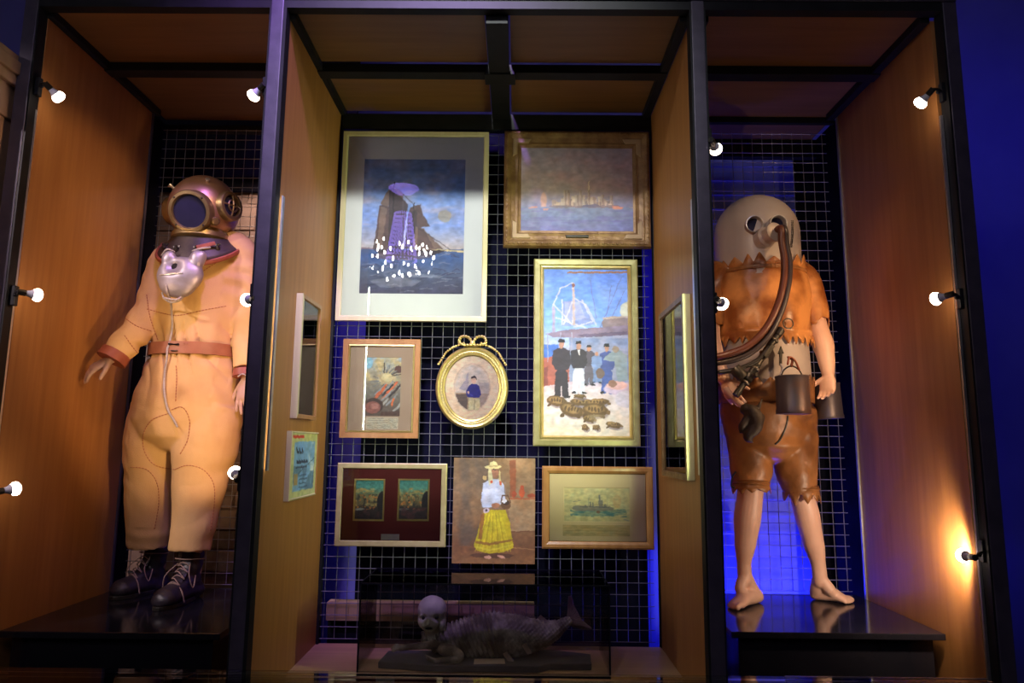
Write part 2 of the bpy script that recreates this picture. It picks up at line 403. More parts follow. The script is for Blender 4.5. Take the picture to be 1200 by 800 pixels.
# ------------------------------------------------------------------ the steel and veneer cabinet
cab = thing('display_cabinet', 'three-bay display cabinet of dark steel posts and veneer panels with wire grilles', 'cabinet', (0, .5, 0))
ZT, ZC = 3.285, 3.31
YB = .916
posts = [(-2.06, -2.004, 'steel'), (-1.031, -.980, 'steel'), (.7095, .762, 'steel'), (1.747, 1.803, 'steel')]
for a, b, m in posts:
    MB().box((a, 0, 0), (b, .055, 3.335)).build('post', m, cab, bevel=.003)
for a, b in ((-2.06, -2.015), (-1.005, -.955), (.715, .765), (1.735, 1.79)):
    MB().box((a, YB, 0), (b, YB + .045, 3.28)).build('rear_post', 'steel_dark', cab, bevel=.003)
MB().box((-2.06, -.004, 3.335), (1.803, .055, 3.395)).build('front_rail', 'steel', cab, bevel=.003)
for a, b in ((-2.004, -1.031), (-.980, .7095), (.762, 1.747)):
    MB().box((a, .004, 3.296), (b, .05, 3.335)).build('front_stop', 'steel_dark', cab)
for a, b in ((-2.004, -1.997), (-1.038, -1.031), (-.980, -.967), (.7025, .7095), (.762, .769), (1.740, 1.747)):
    MB().box((a, .003, .05), (b, .0545, 3.296)).build('inner_shade_strip', 'steel_dark', cab)  # dark strips added to give the inner post sides their unlit black
# side panels
def panel(x0, x1, y0, y1, z0, z1, m='panel'):
    return MB().box((x0, y0, z0), (x1, y1, z1)).build('side_panel', m, cab, bevel=.001)
panel(-2.012, -1.994, .055, YB, 0.05, ZT)
panel(-.985, -.968, .055, YB, .537, ZT)
panel(-1.02, -1.003, .055, YB, .05, ZT)
panel(.718, .735, .055, YB, .537, ZT)
panel(.738, .756, .055, YB, .05, ZT)
panel(1.724, 1.742, .055, YB, .05, ZT)
MB().box((1.716, YB - .012, .05), (1.724, YB + .002, ZT)).build('edge_trim', 'alu', cab)
MB().box((-1.994, YB - .012, .05), (-1.986, YB + .002, ZT)).build('edge_trim', 'steel', cab)
# aluminium edge strips beside the posts
MB().box((-2.006, .045, .05), (-1.996, .062, 2.86)).build('edge_trim', 'alu', cab)
MB().box((1.728, .045, .05), (1.738, .062, 2.86)).build('edge_trim', 'alu', cab)
# ceiling panels
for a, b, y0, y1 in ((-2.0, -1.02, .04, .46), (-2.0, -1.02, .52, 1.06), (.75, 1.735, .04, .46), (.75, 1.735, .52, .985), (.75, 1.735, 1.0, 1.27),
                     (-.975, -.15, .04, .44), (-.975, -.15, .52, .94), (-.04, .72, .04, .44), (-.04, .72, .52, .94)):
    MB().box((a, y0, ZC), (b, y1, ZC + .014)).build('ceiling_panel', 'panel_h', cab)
for a, b in ((-2.0, -1.03), (-.98, .71), (.76, 1.74)):
    MB().box((a, .455, ZT - .018), (b, .525, ZC)).build('crossbar', 'steel_dark', cab, bevel=.003)
MB().box((-.143, .05, ZT - .028), (-.048, .93, ZC)).build('centre_beam', 'steel_dark', cab, bevel=.003)
MB().box((-.165, .44, ZT - .036), (-.018, .54, ZT - .018)).build('bracket', 'steel_dark', cab, bevel=.003)
for x in (-1.988, -.962, .694, 1.70):
    MB().box((x - .02, .05, ZT - .012), (x + .02, YB + .03, ZC)).build('edge_rail', 'steel_dark', cab, bevel=.003)
for x in (-1.04, .775):
    MB().box((x - .02, .05, ZT - .012), (x + .02, YB + .03, ZC)).build('edge_rail', 'steel_dark', cab, bevel=.003)
MB().box((-.968, YB, 3.195), (.73, YB + .05, ZT)).build('rear_rail', 'steel_dark', cab, bevel=.003)
MB().box((-2.01, 1.07, 3.245), (-1.0, 1.11, ZT)).build('rear_rail', 'steel_dark', cab, bevel=.003)
MB().box((.74, .975, 3.275), (1.74, 1.005, ZC)).build('rear_rail', 'steel_dark', cab, bevel=.003)
MB().box((.74, 1.26, 3.2), (1.78, 1.31, ZC)).build('rear_rail', 'steel_dark', cab, bevel=.003)
# dark gable strips past the side panels
MB().box((-2.05, YB + .045, .05), (-2.03, 1.12, ZC)).build('dark_gable', 'black', cab)
MB().box((1.76, YB + .045, .05), (1.78, 1.30, ZC)).build('dark_gable', 'black', cab)
# bases
MB().box((-.968, .02, .515), (.718, YB + .02, .537)).build('base_board', 'floorboard', cab)
MB().box((-.968, .02, .05), (.718, .04, .515)).build('base_front', 'panel', cab)
for a, b in ((-2.0, -1.02), (.756, 1.73)):
    MB().box((a, .06, .03), (b, 1.05, .05)).build('base_board', 'black', cab)
# welded wire grilles
def grille(x0, x1, z0, z1, y, pitch=.0555, trim=None):
    m = MB(); r = .0019
    n = int((x1 - x0) / pitch) + 1
    for i in range(n):
        x = x0 + i * pitch; m.sweep([(x, y, z0), (x, y, z1)], [r, r], 4, cap=None)
    k = int((z1 - z0) / pitch) + 1
    for j in range(k):
        z = z0 + j * pitch; m.sweep([(x0 - .02, y - .0038, z), (x0 + (n - 1) * pitch + .02, y - .0038, z)], [r, r], 4, cap=None)
    o = m.build('wire_grille', 'wire', cab); o['kind'] = 'stuff'; return o
grille(-.94, .70, .56, 3.19, .936).data.materials[0] = mat('dimmed_wire', (.12, .12, .14), .5, .3, col2=(.17, .17, .2), nscale=40)  # same wire in a darker copy: the middle bay's dimness is in the colour
grille(-1.97, -1.03, .79, 3.24, 1.03)
grille(.80, 1.70, .79, 3.24, 1.03)
# LED profiles on the inner front edges of the middle bay
LED = [(-.960, 1), (.7085, -1)]
for x, s in LED:
    z0, z1 = 1.40, 2.50
    MB().box((min(x, x + s * .006), .056, z0), (max(x, x + s * .006), .066, z1)).box((min(x + s * .0045, x + s * .006), .066, z0), (max(x + s * .0045, x + s * .006), .078, z1)).build('led_profile', 'alu', cab)
    m = MB(); n = 74
    for i in range(n):
        z = z0 + .01 + (z1 - z0 - .02) * i / (n - 1); c = V((x + s * .0022, .0685, z))
        m.box((c.x - .002, c.y - .0025, c.z - .002), (c.x + .002, c.y + .001, c.z + .002))
    d = m.build('led_dots', 'led', cab); d['kind'] = 'stuff'
    light('AREA', 'led_strip_light', (x + s * .010, .080, (z0 + z1) / 2), (x + s * .8, .080 + .62, (z0 + z1) / 2), 8.5 if s < 0 else 2.8, (.84, 1.0, .46) if s < 0 else (.95, 1.0, .72), .01, z1 - z0, parent=None).data.spread = math.radians(105)

# ------------------------------------------------------------------ plinths
def plinth(x0, x1, y0, y1, label):
    t = thing('display_plinth', label, 'plinth', ((x0 + x1) / 2, (y0 + y1) / 2, .05), 'black display plinths')
    MB().box((x0, y0, .755), (x1, y1, .78)).build('top_board', 'plinth', t, bevel=.003)
    MB().box((x0 + .035, y0 + .03, .05), (x1 - .035, y1 - .02, .755)).build('body', 'plinth', t, bevel=.003)
plinth(-1.985, -1.13, .15, .99, 'black lacquered plinth under the diver in the tan canvas suit')
plinth(.865, 1.715, .265, 1.005, 'black lacquered plinth under the barefoot diver in leather, reflecting blue light')
# ------------------------------------------------------------------ clip-on bulb lamps
def lamp(px, py, y, base, target, energy, label, spot=2.0, col=(1.0, .62, .31), side=1):
    c = at(px, py, y)                                   # centre of the glowing dome
    d = (V(target) - c).normalized()
    t = thing('clip_lamp', label, 'lamp', base, 'small bulb lamps clipped to the posts')
    b = V(base)
    MB().box((b.x - .010, b.y - .012, b.z - .035), (b.x + .010, b.y + .012, b.z + .045)).build('clamp', 'steel_dark', t, bevel=.003)
    k = c - d * .052
    MB().sweep([b, (b + k) / 2 + V((0, -.006, .006)), k], [.005, .005, .006], 8, sub=4).build('arm', 'steel_dark', t, True)
    MB().ball(b.lerp(k, .45), .009).build('swivel', 'steel_dark', t, True)
    MB().lathe([(.0, -.056), (.012, -.056), (.0125, -.03), (.011, -.026)], c, d, 16).build('socket', 'gun', t, True)
    MB().lathe([(.0105, -.03), (.0115, -.024), (.014, -.014), (.0185, -.007), (.0195, -.004)], c, d, 20).build('bulb_neck', 'plastic', t, True)
    MB().lathe([(.0195, -.004), (.0245, .004), (.0262, .013), (.023, .021), (.014, .027), (0, .029)], c, d, 20).build('bulb', 'bulb', t, True)
    light('SPOT', 'lamp_light', c + d * .034, c + d, energy, col, .022, spot=spot, blend=.45, parent=t)
    return t
PL, PR = -2.0, -1.034
lamp(66, 111, .02, (-1.985, .03, 2.945), (-1.35, .75, 2.25), 4, 'lit clip-on bulb at the top of the left outer post, above the canvas diver', 1.7)
lamp(299, 110, .02, (-1.045, .03, 2.95), (-1.95, .42, 2.28), 11, 'lit clip-on bulb high on the second post, right of the copper helmet', 1.5)
lamp(40, 345, .02, (-1.985, .03, 2.065), (-1.3, .70, 2.05), 3, 'lit clip-on bulb halfway up the left outer post beside the diver in canvas', 1.8)
lamp(291, 351, .04, (-1.040, .03, 2.08), (-1.75, .62, 2.10), 7, 'lit clip-on bulb beside the sleeve at the canvas diver, half behind the second post', 1.6)
lamp(14, 573, .02, (-1.985, .03, 1.315), (-1.4, .75, 1.45), 1.2, 'lit clip-on bulb low on the left outer post, at knee height', 1.6)
lamp(276, 555, .05, (-1.040, .03, 1.36), (-1.40, .60, 1.66), 17, 'lit clip-on bulb by the canvas trouser leg, lowest on the second post', 1.5)
lamp(1081, 118, .02, (1.735, .03, 2.945), (1.22, .62, 2.35), 9, 'lit clip-on bulb at the top of the right outer post', 1.5)
lamp(838, 173, .04, (.772, .03, 2.74), (1.25, .75, 2.5), 2, 'lit clip-on bulb above the domed grey helmet, highest on the third post', 1.1)
lamp(1100, 349, .02, (1.735, .03, 2.085), (1.25, .65, 2.0), 16, 'lit clip-on bulb halfway up the right outer post', 1.5)
lamp(845, 355, .04, (.772, .03, 2.06), (1.3, .75, 1.95), 4, 'lit clip-on bulb in front of the orange leather jacket on the third post', 1.2)
lamp(1131, 651, .03, (1.738, .03, 1.13), (1.66, .50, 1.10), 19, 'lit clip-on bulb low on the right outer post, turned to the veneer', 3.05, (1.0, .76, .54))

# ------------------------------------------------------------------ little painter for the pictures
def fbm(h, w, cell, seed=0, octv=3, ax=(1, 1)):
    r = np.random.default_rng(seed); out = np.zeros((h, w)); amp = 1; tot = 0
    for o in range(octv):
        ch, cw = max(2, int(h / cell * ax[0]) + 2), max(2, int(w / cell * ax[1]) + 2)
        g = r.random((ch, cw)); yy = np.linspace(0, ch - 1.001, h); xx = np.linspace(0, cw - 1.001, w)
        y0 = yy.astype(int); x0 = xx.astype(int); fy = (yy - y0)[:, None]; fx = (xx - x0)[None, :]
        fy = fy * fy * (3 - 2 * fy); fx = fx * fx * (3 - 2 * fx)
        a = g[y0][:, x0]; b = g[y0][:, x0 + 1]; c = g[y0 + 1][:, x0]; d = g[y0 + 1][:, x0 + 1]
        out += amp * ((a * (1 - fx) + b * fx) * (1 - fy) + (c * (1 - fx) + d * fx) * fy); tot += amp; amp *= .55; cell = max(cell / 2, 1.5)
    return out / tot
class Cv:
    def __init__(s, w, h, col=(128, 128, 128)):
        s.w, s.h = w, h; s.a = np.zeros((h, w, 3)); s.a[:] = col
        s.u, s.v = np.meshgrid((np.arange(w) + .5) / w, (np.arange(h) + .5) / h)
        s.asp = w / h
    def mix(s, m, col):
        m = np.clip(m, 0, 1)[..., None]; s.a = s.a * (1 - m) + np.array(col, float) * m; return s
    def grad(s, stops):
        vs = [p[0] for p in stops]
        for c in range(3): s.a[..., c] = np.interp(s.v, vs, [p[1][c] for p in stops])
        return s
    def soft(s, d, e): return np.clip(.5 - d / e, 0, 1)
    def ell(s, cx, cy, rx, ry, col, ang=0, e=.12, op=1):
        x = (s.u - cx) * s.asp; y = s.v - cy; c, q = math.cos(ang), math.sin(ang)
        X = (x * c + y * q) / (rx * s.asp); Y = (-x * q + y * c) / ry
        return s.mix(s.soft(np.sqrt(X * X + Y * Y) - 1, e) * op, col)
    def poly(s, pts, col, op=1):
        ins = np.zeros(s.u.shape, bool); n = len(pts)
        ss = np.zeros(s.u.shape)
        for du, dv in ((-.25, -.25), (.25, -.25), (-.25, .25), (.25, .25)):
            U, W = s.u + du / s.w, s.v + dv / s.h; ins = np.zeros(s.u.shape, bool)
            for i in range(n):
                x0, y0 = pts[i]; x1, y1 = pts[(i + 1) % n]
                if y0 == y1: continue
                c = ((y0 > W) != (y1 > W)) & (U < (x1 - x0) * (W - y0) / (y1 - y0) + x0); ins ^= c
            ss += ins / 4
        return s.mix(ss * op, col)
    def line(s, pts, wd, col, op=1):
        for (x0, y0), (x1, y1) in zip(pts[:-1], pts[1:]):
            ax, ay, bx, by = x0 * s.asp, y0, x1 * s.asp, y1; X = s.u * s.asp; Y = s.v
            L = (bx - ax) ** 2 + (by - ay) ** 2 + 1e-9
            t = np.clip(((X - ax) * (bx - ax) + (Y - ay) * (by - ay)) / L, 0, 1)
            d = np.hypot(X - ax - t * (bx - ax), Y - ay - t * (by - ay))
            s.mix(np.clip((wd - d) * s.h + .5, 0, 1) * op, col)
        return s
    def tex(s, cell, amt, seed, ax=(1, 1), col=True):
        n = fbm(s.h, s.w, cell, seed, 3, ax) - .5; s.a = np.clip(s.a * (1 + n[..., None] * amt), 0, 255); return s
    def blot(s, m, cell, seed, lo, hi, col, ax=(1, 1), op=1):
        n = fbm(s.h, s.w, cell, seed, 3, ax); return s.mix(np.clip((n - lo) / (hi - lo), 0, 1) * m * op, col)
PAINTMAT = None; WARP = .42
def paint_mesh(cv, x0, x1, z0, z1, y, gain, parent, name='painting', rough=.6):
    """flat coloured sheet: the painter's colours stored per vertex"""
    global PAINTMAT
    if PAINTMAT is None:
        m, nt, b = nodes_of('painted_surface'); a = nt.nodes.new('ShaderNodeVertexColor'); a.layer_name = 'paint'
        nt.links.new(a.outputs[0], b.inputs['Base Color']); b.inputs['Roughness'].default_value = rough
        n = nt.nodes.new('ShaderNodeTexNoise'); n.inputs['Scale'].default_value = 160
        bp = nt.nodes.new('ShaderNodeBump'); bp.inputs['Strength'].default_value = .08; bp.inputs['Distance'].default_value = .003
        nt.links.new(n.outputs[0], bp.inputs['Height']); nt.links.new(bp.outputs[0], b.inputs['Normal']); PAINTMAT = m
    h, w = cv.h, cv.w
    sd_ = int(h * 7 + w)                                  # brush-like wandering of the edges and strokes
    jx = np.clip(np.arange(w)[None, :] + (fbm(h, w, 7, sd_) - .5) * 7 * WARP, 0, w - 1).astype(int); jy = np.clip(np.arange(h)[:, None] + (fbm(h, w, 7, sd_ + 1) - .5) * 7 * WARP, 0, h - 1).astype(int)
    cv.a = cv.a[jy, jx]; cv.a = np.clip(cv.a * (1 + (fbm(h, w, 5, sd_ + 2, 2, (1, .5)) - .5)[..., None] * .20 + (fbm(h, w, 12, sd_ + 3, 2) - .5)[..., None] * np.array([.08, .0, -.08])), 0, 255)
    X, Z = np.meshgrid(np.linspace(x0, x1, w), np.linspace(z1, z0, h))
    co = np.stack([X, np.full_like(X, y), Z], -1).reshape(-1, 3)
    i = np.arange(h * w).reshape(h, w); f = np.stack([i[1:, :-1], i[1:, 1:], i[:-1, 1:], i[:-1, :-1]], -1).reshape(-1, 4)
    me = bpy.data.meshes.new(name); me.vertices.add(len(co)); me.vertices.foreach_set('co', co.ravel())
    me.loops.add(f.size); me.loops.foreach_set('vertex_index', f.ravel()); me.polygons.add(len(f))
    me.polygons.foreach_set('loop_start', np.arange(0, f.size, 4)); me.update(calc_edges=True)
    c = cv.a / 255; c = np.where(c <= .04045, c / 12.92, ((c + .055) / 1.055) ** 2.4) * gain
    c = np.clip(c, 0, .92); ca = me.color_attributes.new('paint', 'FLOAT_COLOR', 'POINT')
    ca.data.foreach_set('color', np.concatenate([c.reshape(-1, 3), np.ones((h * w, 1))], 1).ravel())
    me.materials.append(PAINTMAT)
    o = bpy.data.objects.new(name, me); COL.objects.link(o); o.parent = parent; return o

def lbuild(mb, name, m, parent, smooth=False, bevel=0):      # geometry in the parent's own space
    o = mb.build(name, m, None, smooth, bevel); o.parent = parent; WORLD[o.name] = WORLD.get(parent.name, Matrix.Identity(4)); return o
def ring(o, i, y, t, bev=.003):
    """mount board with an opening: o, i = (x0,x1,z0,z1); front at y, thickness t, bevelled inner edge"""
    m = MB(); ox = [(o[0], o[2]), (o[1], o[2]), (o[1], o[3]), (o[0], o[3])]; ix = [(i[0], i[2]), (i[1], i[2]), (i[1], i[3]), (i[0], i[3])]
    jx = [(i[0] + bev, i[2] + bev), (i[1] - bev, i[2] + bev), (i[1] - bev, i[3] - bev), (i[0] + bev, i[3] - bev)]
    vs = [(x, y, z) for x, z in ox] + [(x, y, z) for x, z in ix] + [(x, y + t, z) for x, z in jx] + [(x, y + t, z) for x, z in ox]
    fs = []
    for k in range(4):
        n = (k + 1) % 4
        for a, b in ((0, 4), (4, 8), (8, 12), (12, 0)): fs.append((a + k, a + n, b + n, b + k))
    return m.add(vs, fs)
def rails(W, H, prof, name, m, parent, bevel=0, smooth=False):
    """four mitred frame rails, each a part; prof: (distance in from the outer edge, y)"""
    mats = m if isinstance(m, (list, tuple)) else [m] * 4
    for k in range(4):
        vs = []; n = len(prof)
        for e in (0, 1):
            for d, y in prof:
                hw, hh = W / 2 - d, H / 2 - d
                c = [(-hw, -hh), (hw, -hh), (hw, hh), (-hw, hh)][(k + e) % 4]; vs.append((c[0], y, c[1]))
        fs = [(i, (i + 1) % n, (i + 1) % n + n, i + n) for i in range(n)] + [tuple(range(n))[::-1], tuple(range(n, 2 * n))]
        lbuild(MB().add(vs, fs), name, mats[k], parent, smooth, bevel)
def pic(label, cat, x0, x1, z0, z1, depth=.035, yf=.89, rot=None, loc=None, name='framed_picture'):
    if loc is None: loc = ((x0 + x1) / 2, yf, (z0 + z1) / 2)
    t = thing(name, label, cat, loc, 'pictures hung on the grille and panels', rot); t['W'] = x1 - x0; t['H'] = z1 - z0
    return t, x1 - x0, z1 - z0
def sub(t, q, y=.895):
    """image rectangle given by photograph corners -> local x0,x1,z0,z1"""
    L = WORLD[t.name].translation; P = [at(a, b, y) for a, b in q]
    return ((P[0].x + P[3].x) / 2 - L.x, (P[1].x + P[2].x) / 2 - L.x, (P[2].z + P[3].z) / 2 - L.z, (P[0].z + P[1].z) / 2 - L.z)
FLAT = lambda w, d, r=.0: [(0, .03), (0, 0), (w, 0), (w, .02), (w - .001, .03)]
def backing(t, W, H, e=.004):
    lbuild(MB().box((-W / 2 + e, .024, -H / 2 + e), (W / 2 - e, .030, H / 2 - e)), 'backing', 'black', t)
def pane(t, r, y):
    lbuild(MB().box((r[0], y, r[2]), (r[1], y + .002, r[3])), 'glass', 'glass', t)

# 1 ---- sailing ship under a white mount
t, W, H = pic('large picture of a brown-sailed ship under a wide white mount in a pale wood frame', 'picture', -.941, -.159, 2.136, 3.170)
rails(W, H, [(0, .03), (0, 0), (.02, 0), (.027, .004), (.027, .02)], 'frame_rail', 'pine', t)
backing(t, W, H)
r = sub(t, [(427, 186), (546, 186), (543, 345), (420, 344)], .90)
lbuild(ring((-W / 2 + .02, W / 2 - .02, -H / 2 + .02, H / 2 - .02), r, .010, .003), 'mount', 'mat_white', t)
c = Cv(170, 228).grad([(0, (92, 112, 152)), (.25, (96, 124, 172)), (.5, (112, 132, 178)), (.62, (150, 148, 160)), (.665, (160, 150, 150)), (.67, (60, 78, 116)), (.72, (52, 78, 128)), (.85, (66, 76, 100)), (1, (58, 56, 78))])
c.blot((c.v < .66), 40, 1, .45, .8, (140, 136, 160), (1, .6), .6); c.blot((c.v < .5), 30, 2, .55, .85, (170, 150, 150), (2, .6), .5)
c.line([(0, .668), (.2, .665)], .006, (120, 100, 110)).line([(.66, .672), (1, .684)], .007, (176, 160, 120))
c.ell(.80, .425, .065, .045, (142, 132, 110), e=.15, op=.7)
SAIL = (78, 62, 62); S2 = (100, 82, 76); S3 = (58, 48, 52)
c.poly([(.27, .20), (.17, .34), (.22, .36), (.37, .33), (.40, .27), (.31, .22)], S2).poly([(.17, .35), (.12, .67), (.28, .68), (.36, .36)], SAIL).poly([(.18, .36), (.15, .66), (.20, .67), (.24, .37)], S2)
c.poly([(.26, .20), (.44, .34), (.40, .67), (.26, .68)], S3).poly([(.46, .37), (.56, .34), (.60, .43), (.66, .50), (.50, .52), (.45, .45)], SAIL).poly([(.45, .40), (.53, .38), (.54, .66), (.42, .67)], S3)
c.poly([(.52, .50), (.60, .52), (.79, .665), (.62, .68), (.50, .67)], S2).poly([(.54, .50), (.62, .54), (.70, .66), (.54, .67)], SAIL)
for a, b in (((.30, .18), (.30, .70)), ((.50, .33), (.49, .70))): c.line([a, b], .004, (40, 34, 40))
c.line([(.52, .5), (.86, .67)], .0025, (60, 52, 56)).line([(.3, .2), (.52, .36), (.66, .5)], .002, (60, 52, 56))
c.poly([(.12, .675), (.82, .675), (.70, .715), (.2, .72)], (44, 36, 44)).ell(.40, .72, .28, .03, (70, 56, 66), op=.8)
for k in range(50):
    y = .70 + .29 * RNG.random(); x = RNG.random(); L = .03 + .12 * RNG.random() * (y - .5)
    c.line([(x - L, y + .006 * RNG.normal()), (x, y - .006), (x + L, y + .006 * RNG.normal())], .003, (120, 122, 140) if RNG.random() < .4 else (44, 44, 66), .55)
c.poly([(.1, .9), (.35, .87), (.6, .9), (.5, .94), (.2, .95)], (140, 140, 150), .35); c.poly([(.45, .84), (.8, .86), (.75, .88), (.5, .87)], (150, 150, 160), .35)
c.tex(10, .22, 5); paint_mesh(c, *r, .0125, 1.7, t)
pane(t, (-W / 2 + .02, W / 2 - .02, -H / 2 + .02, H / 2 - .02), .006)

# 2 ---- harbour skyline in a worn carved frame
t, W, H = pic('harbour skyline painting in a wide worn brown carved frame', 'picture', -.076, .703, 2.536, 3.181)
rails(W, H, [(0, .034), (0, .012), (.006, -.002), (.018, -.008), (.032, -.002), (.040, .004), (.062, .010), (.074, .008), (.080, .014), (.092, .016), (.092, .028), (.06, .034)], 'frame_rail', 'oldgilt', t, smooth=False)
backing(t, W, H)
cm = MB()
for k in range(4):                       # carved beads on the outer moulding
    n = 30 if k % 2 == 0 else 25; L = (W if k % 2 == 0 else H) - .04
    for i in range(n):
        u = -L / 2 + L * (i + .5) / n
        p = [(u, -H / 2 + .018), (W / 2 - .018, u), (u, H / 2 - .018), (-W / 2 + .018, u)][k]
        cm.ball((p[0], -.006, p[1]), (.0085, .006, .006) if k % 2 == 0 else (.006, .006, .0085), 6, 4)
cb = lbuild(cm, 'carved_beads', 'oldgilt', t, True); cb['kind'] = 'stuff'
for sx in (-1, 1):
    for sz in (-1, 1):
        m = MB(); a, b = W / 2 - .046, H / 2 - .046; q, L = .026, .10
        m.prism([(sx * a, -.0005, sz * b), (sx * (a - L), -.0005, sz * b), (sx * (a - L * .85), -.0005, sz * (b - q)), (sx * (a - q), -.0005, sz * (b - q)), (sx * (a - q), -.0005, sz * (b - L * .85)), (sx * a, -.0005, sz * (b - L))], (0, .012, 0))
        lbuild(m, 'corner_ornament', 'oldgilt2', t, bevel=.004)
lbuild(MB().box((-.06, -.001, -H / 2 + .052), (.06, .012, -H / 2 + .066)), 'name_plate', 'gun', t, bevel=.003)
r = (-W / 2 + .088, W / 2 - .088, -H / 2 + .088, H / 2 - .088)
c = Cv(180, 132).grad([(0, (100, 92, 108)), (.2, (112, 96, 108)), (.5, (116, 98, 100)), (.64, (98, 90, 106)), (.70, (88, 84, 108)), (.71, (82, 86, 106)), (.85, (80, 84, 112)), (1, (76, 74, 112))])
c.blot(c.v < .6, 30, 11, .45, .8, (130, 96, 104), (2, .7), .5); c.blot((c.v > .72), 14, 12, .5, .8, (72, 66, 108), (4, .5), .7)
BL = [(118, 98, 92), (98, 82, 82), (132, 112, 102), (90, 76, 80), (140, 120, 106)]
for k in range(46):
    x = .30 + .52 * (k / 46) + .01 * RNG.normal(); h = (.04 + .10 * RNG.random()) * (1 - abs(x - .58) * 1.3); w_ = .008 + .012 * RNG.random()
    c.poly([(x - w_, .70), (x - w_, .70 - h), (x + w_, .70 - h), (x + w_, .70)], BL[k % 5], .85)
for x, h, w_ in ((.39, .19, .012), (.42, .19, .012), (.53, .19, .013), (.50, .14, .02), (.60, .20, .012), (.72, .14, .012), (.80, .13, .012), (.64, .12, .02)):
    c.poly([(x - w_, .70), (x - w_, .70 - h), (x + w_, .70 - h), (x + w_, .70)], (130, 110, 100), .8).poly([(x, .70), (x, .70 - h), (x + w_, .70 - h), (x + w_, .70)], (104, 84, 82), .9)
c.line([(.60, .50), (.605, .40)], .006, (160, 140, 120))
c.poly([(.18, .70), (.18, .60), (.195, .53), (.215, .53), (.23, .60), (.23, .70)], (126, 98, 88))
c.poly([(.25, .69), (.85, .68), (.9, .71), (.3, .715)], (84, 70, 78), .8).poly([(.54, .69), (.66, .66), (.70, .70), (.55, .71)], (70, 62, 80), .9)
c.poly([(.80, .69), (.91, .70), (.89, .725), (.82, .725)], (140, 88, 76)).poly([(.07, .71), (.14, .70), (.16, .72), (.09, .725)], (126, 88, 84)).poly([(.195, .72), (.255, .72), (.24, .745), (.205, .745)], (128, 92, 86)).poly([(.95, .7), (.995, .69), (.99, .72)], (110, 100, 106))
c.tex(8, .2, 13); paint_mesh(c, *r, .018, 2.4, t)

# 3 ---- ship deck with men and turtles
t, W, H = pic('tall painting of officers and turtles on a ship deck in a gilt frame', 'picture', .087, .627, 1.503, 2.472)
rails(W, H, [(0, .034), (0, .004), (.006, 0), (.03, -.002), (.036, .006), (.036, .03)], 'frame_rail', 'greengilt', t)
rails(W - .074, H - .074, [(0, .03), (0, .004), (.008, .002), (.016, .012), (.016, .03)], 'gilt_liner', 'gold', t)
backing(t, W, H)
r = (-W / 2 + .051, W / 2 - .051, -H / 2 + .051, H / 2 - .051)
c = Cv(170, 338).grad([(0, (96, 128, 232)), (.2, (108, 150, 240)), (.33, (128, 168, 240)), (.47, (176, 184, 224)), (.55, (150, 150, 180)), (.68, (180, 164, 190)), (.72, (206, 186, 200)), (.85, (222, 204, 204)), (1, (222, 206, 192))])
c.blot(c.v < .4, 50, 21, .45, .8, (150, 176, 240), (1, 1), .5)
c.ell(.98, .25, .08, .05, (220, 210, 170), op=.8)
c.line([(.29, .022), (1, .018)], .005, (150, 96, 70)); 
for a, b in (((.55, .07), (.62, .3)), ((.92, .05), (.66, .36)), ((.8, .1), (.72, .34)), ((.97, .12), (.8, .3))): c.line([a, b], .0022, (110, 110, 170), .7)
WH = (196, 194, 216)
c.poly([(.22, .20), (.44, .19), (.60, .34), (.22, .35)], (128, 136, 190), .75).poly([(.25, .20), (.42, .20), (.50, .30), (.24, .33)], (160, 164, 206), .8)
for p in ([(.12, .36), (.11, .22), (.20, .12), (.34, .085), (.36, .18), (.34, .34)], [(.36, .18), (.50, .22), (.62, .34)], [(.12, .22), (.34, .34)], [(.34, .2), (.24, .34)], [(.22, .19), (.22, .34)], [(.45, .19), (.58, .32), (.36, .355)], [(.15, .30), (.5, .36)]): c.line(p, .0042, WH, .85)
c.line([(.12, .24), (.12, .40)], .008, (160, 150, 180)).line([(.35, .09), (.36, .34)], .007, (190, 170, 170)).ell(.35, .1, .02, .012, (130, 90, 90))
c.poly([(.68, .32), (.74, .29), (1, .285), (1, .345), (.70, .355)], (140, 122, 130)).line([(.7, .30), (1, .288)], .006, (180, 164, 160))
c.poly([(.02, .395), (.3, .37), (1, .34), (1, .40), (.62, .425), (.1, .415)], (134, 116, 142)).poly([(.4, .40), (1, .375), (1, .41), (.5, .425)], (104, 88, 118))
c.poly([(.3, .42), (1, .40), (1, .68), (.3, .68)], (150, 152, 184)).blot((c.v > .42) & (c.v < .68) & (c.u > .3), 26, 22, .45, .75, (112, 130, 176), op=.7)
c.poly([(0, .46), (.18, .46), (.18, .54), (0, .55)], (70, 110, 200)).poly([(0, .54), (.15, .53), (.30, .53), (.30, .68), (0, .71)], (166, 92, 84)).poly([(.0, .6), (.05, .59), (.05, .70), (0, .71)], (130, 70, 70))
for x in (.05, .2, .33): c.line([(x, .39), (x, .56)], .003, (150, 150, 180))
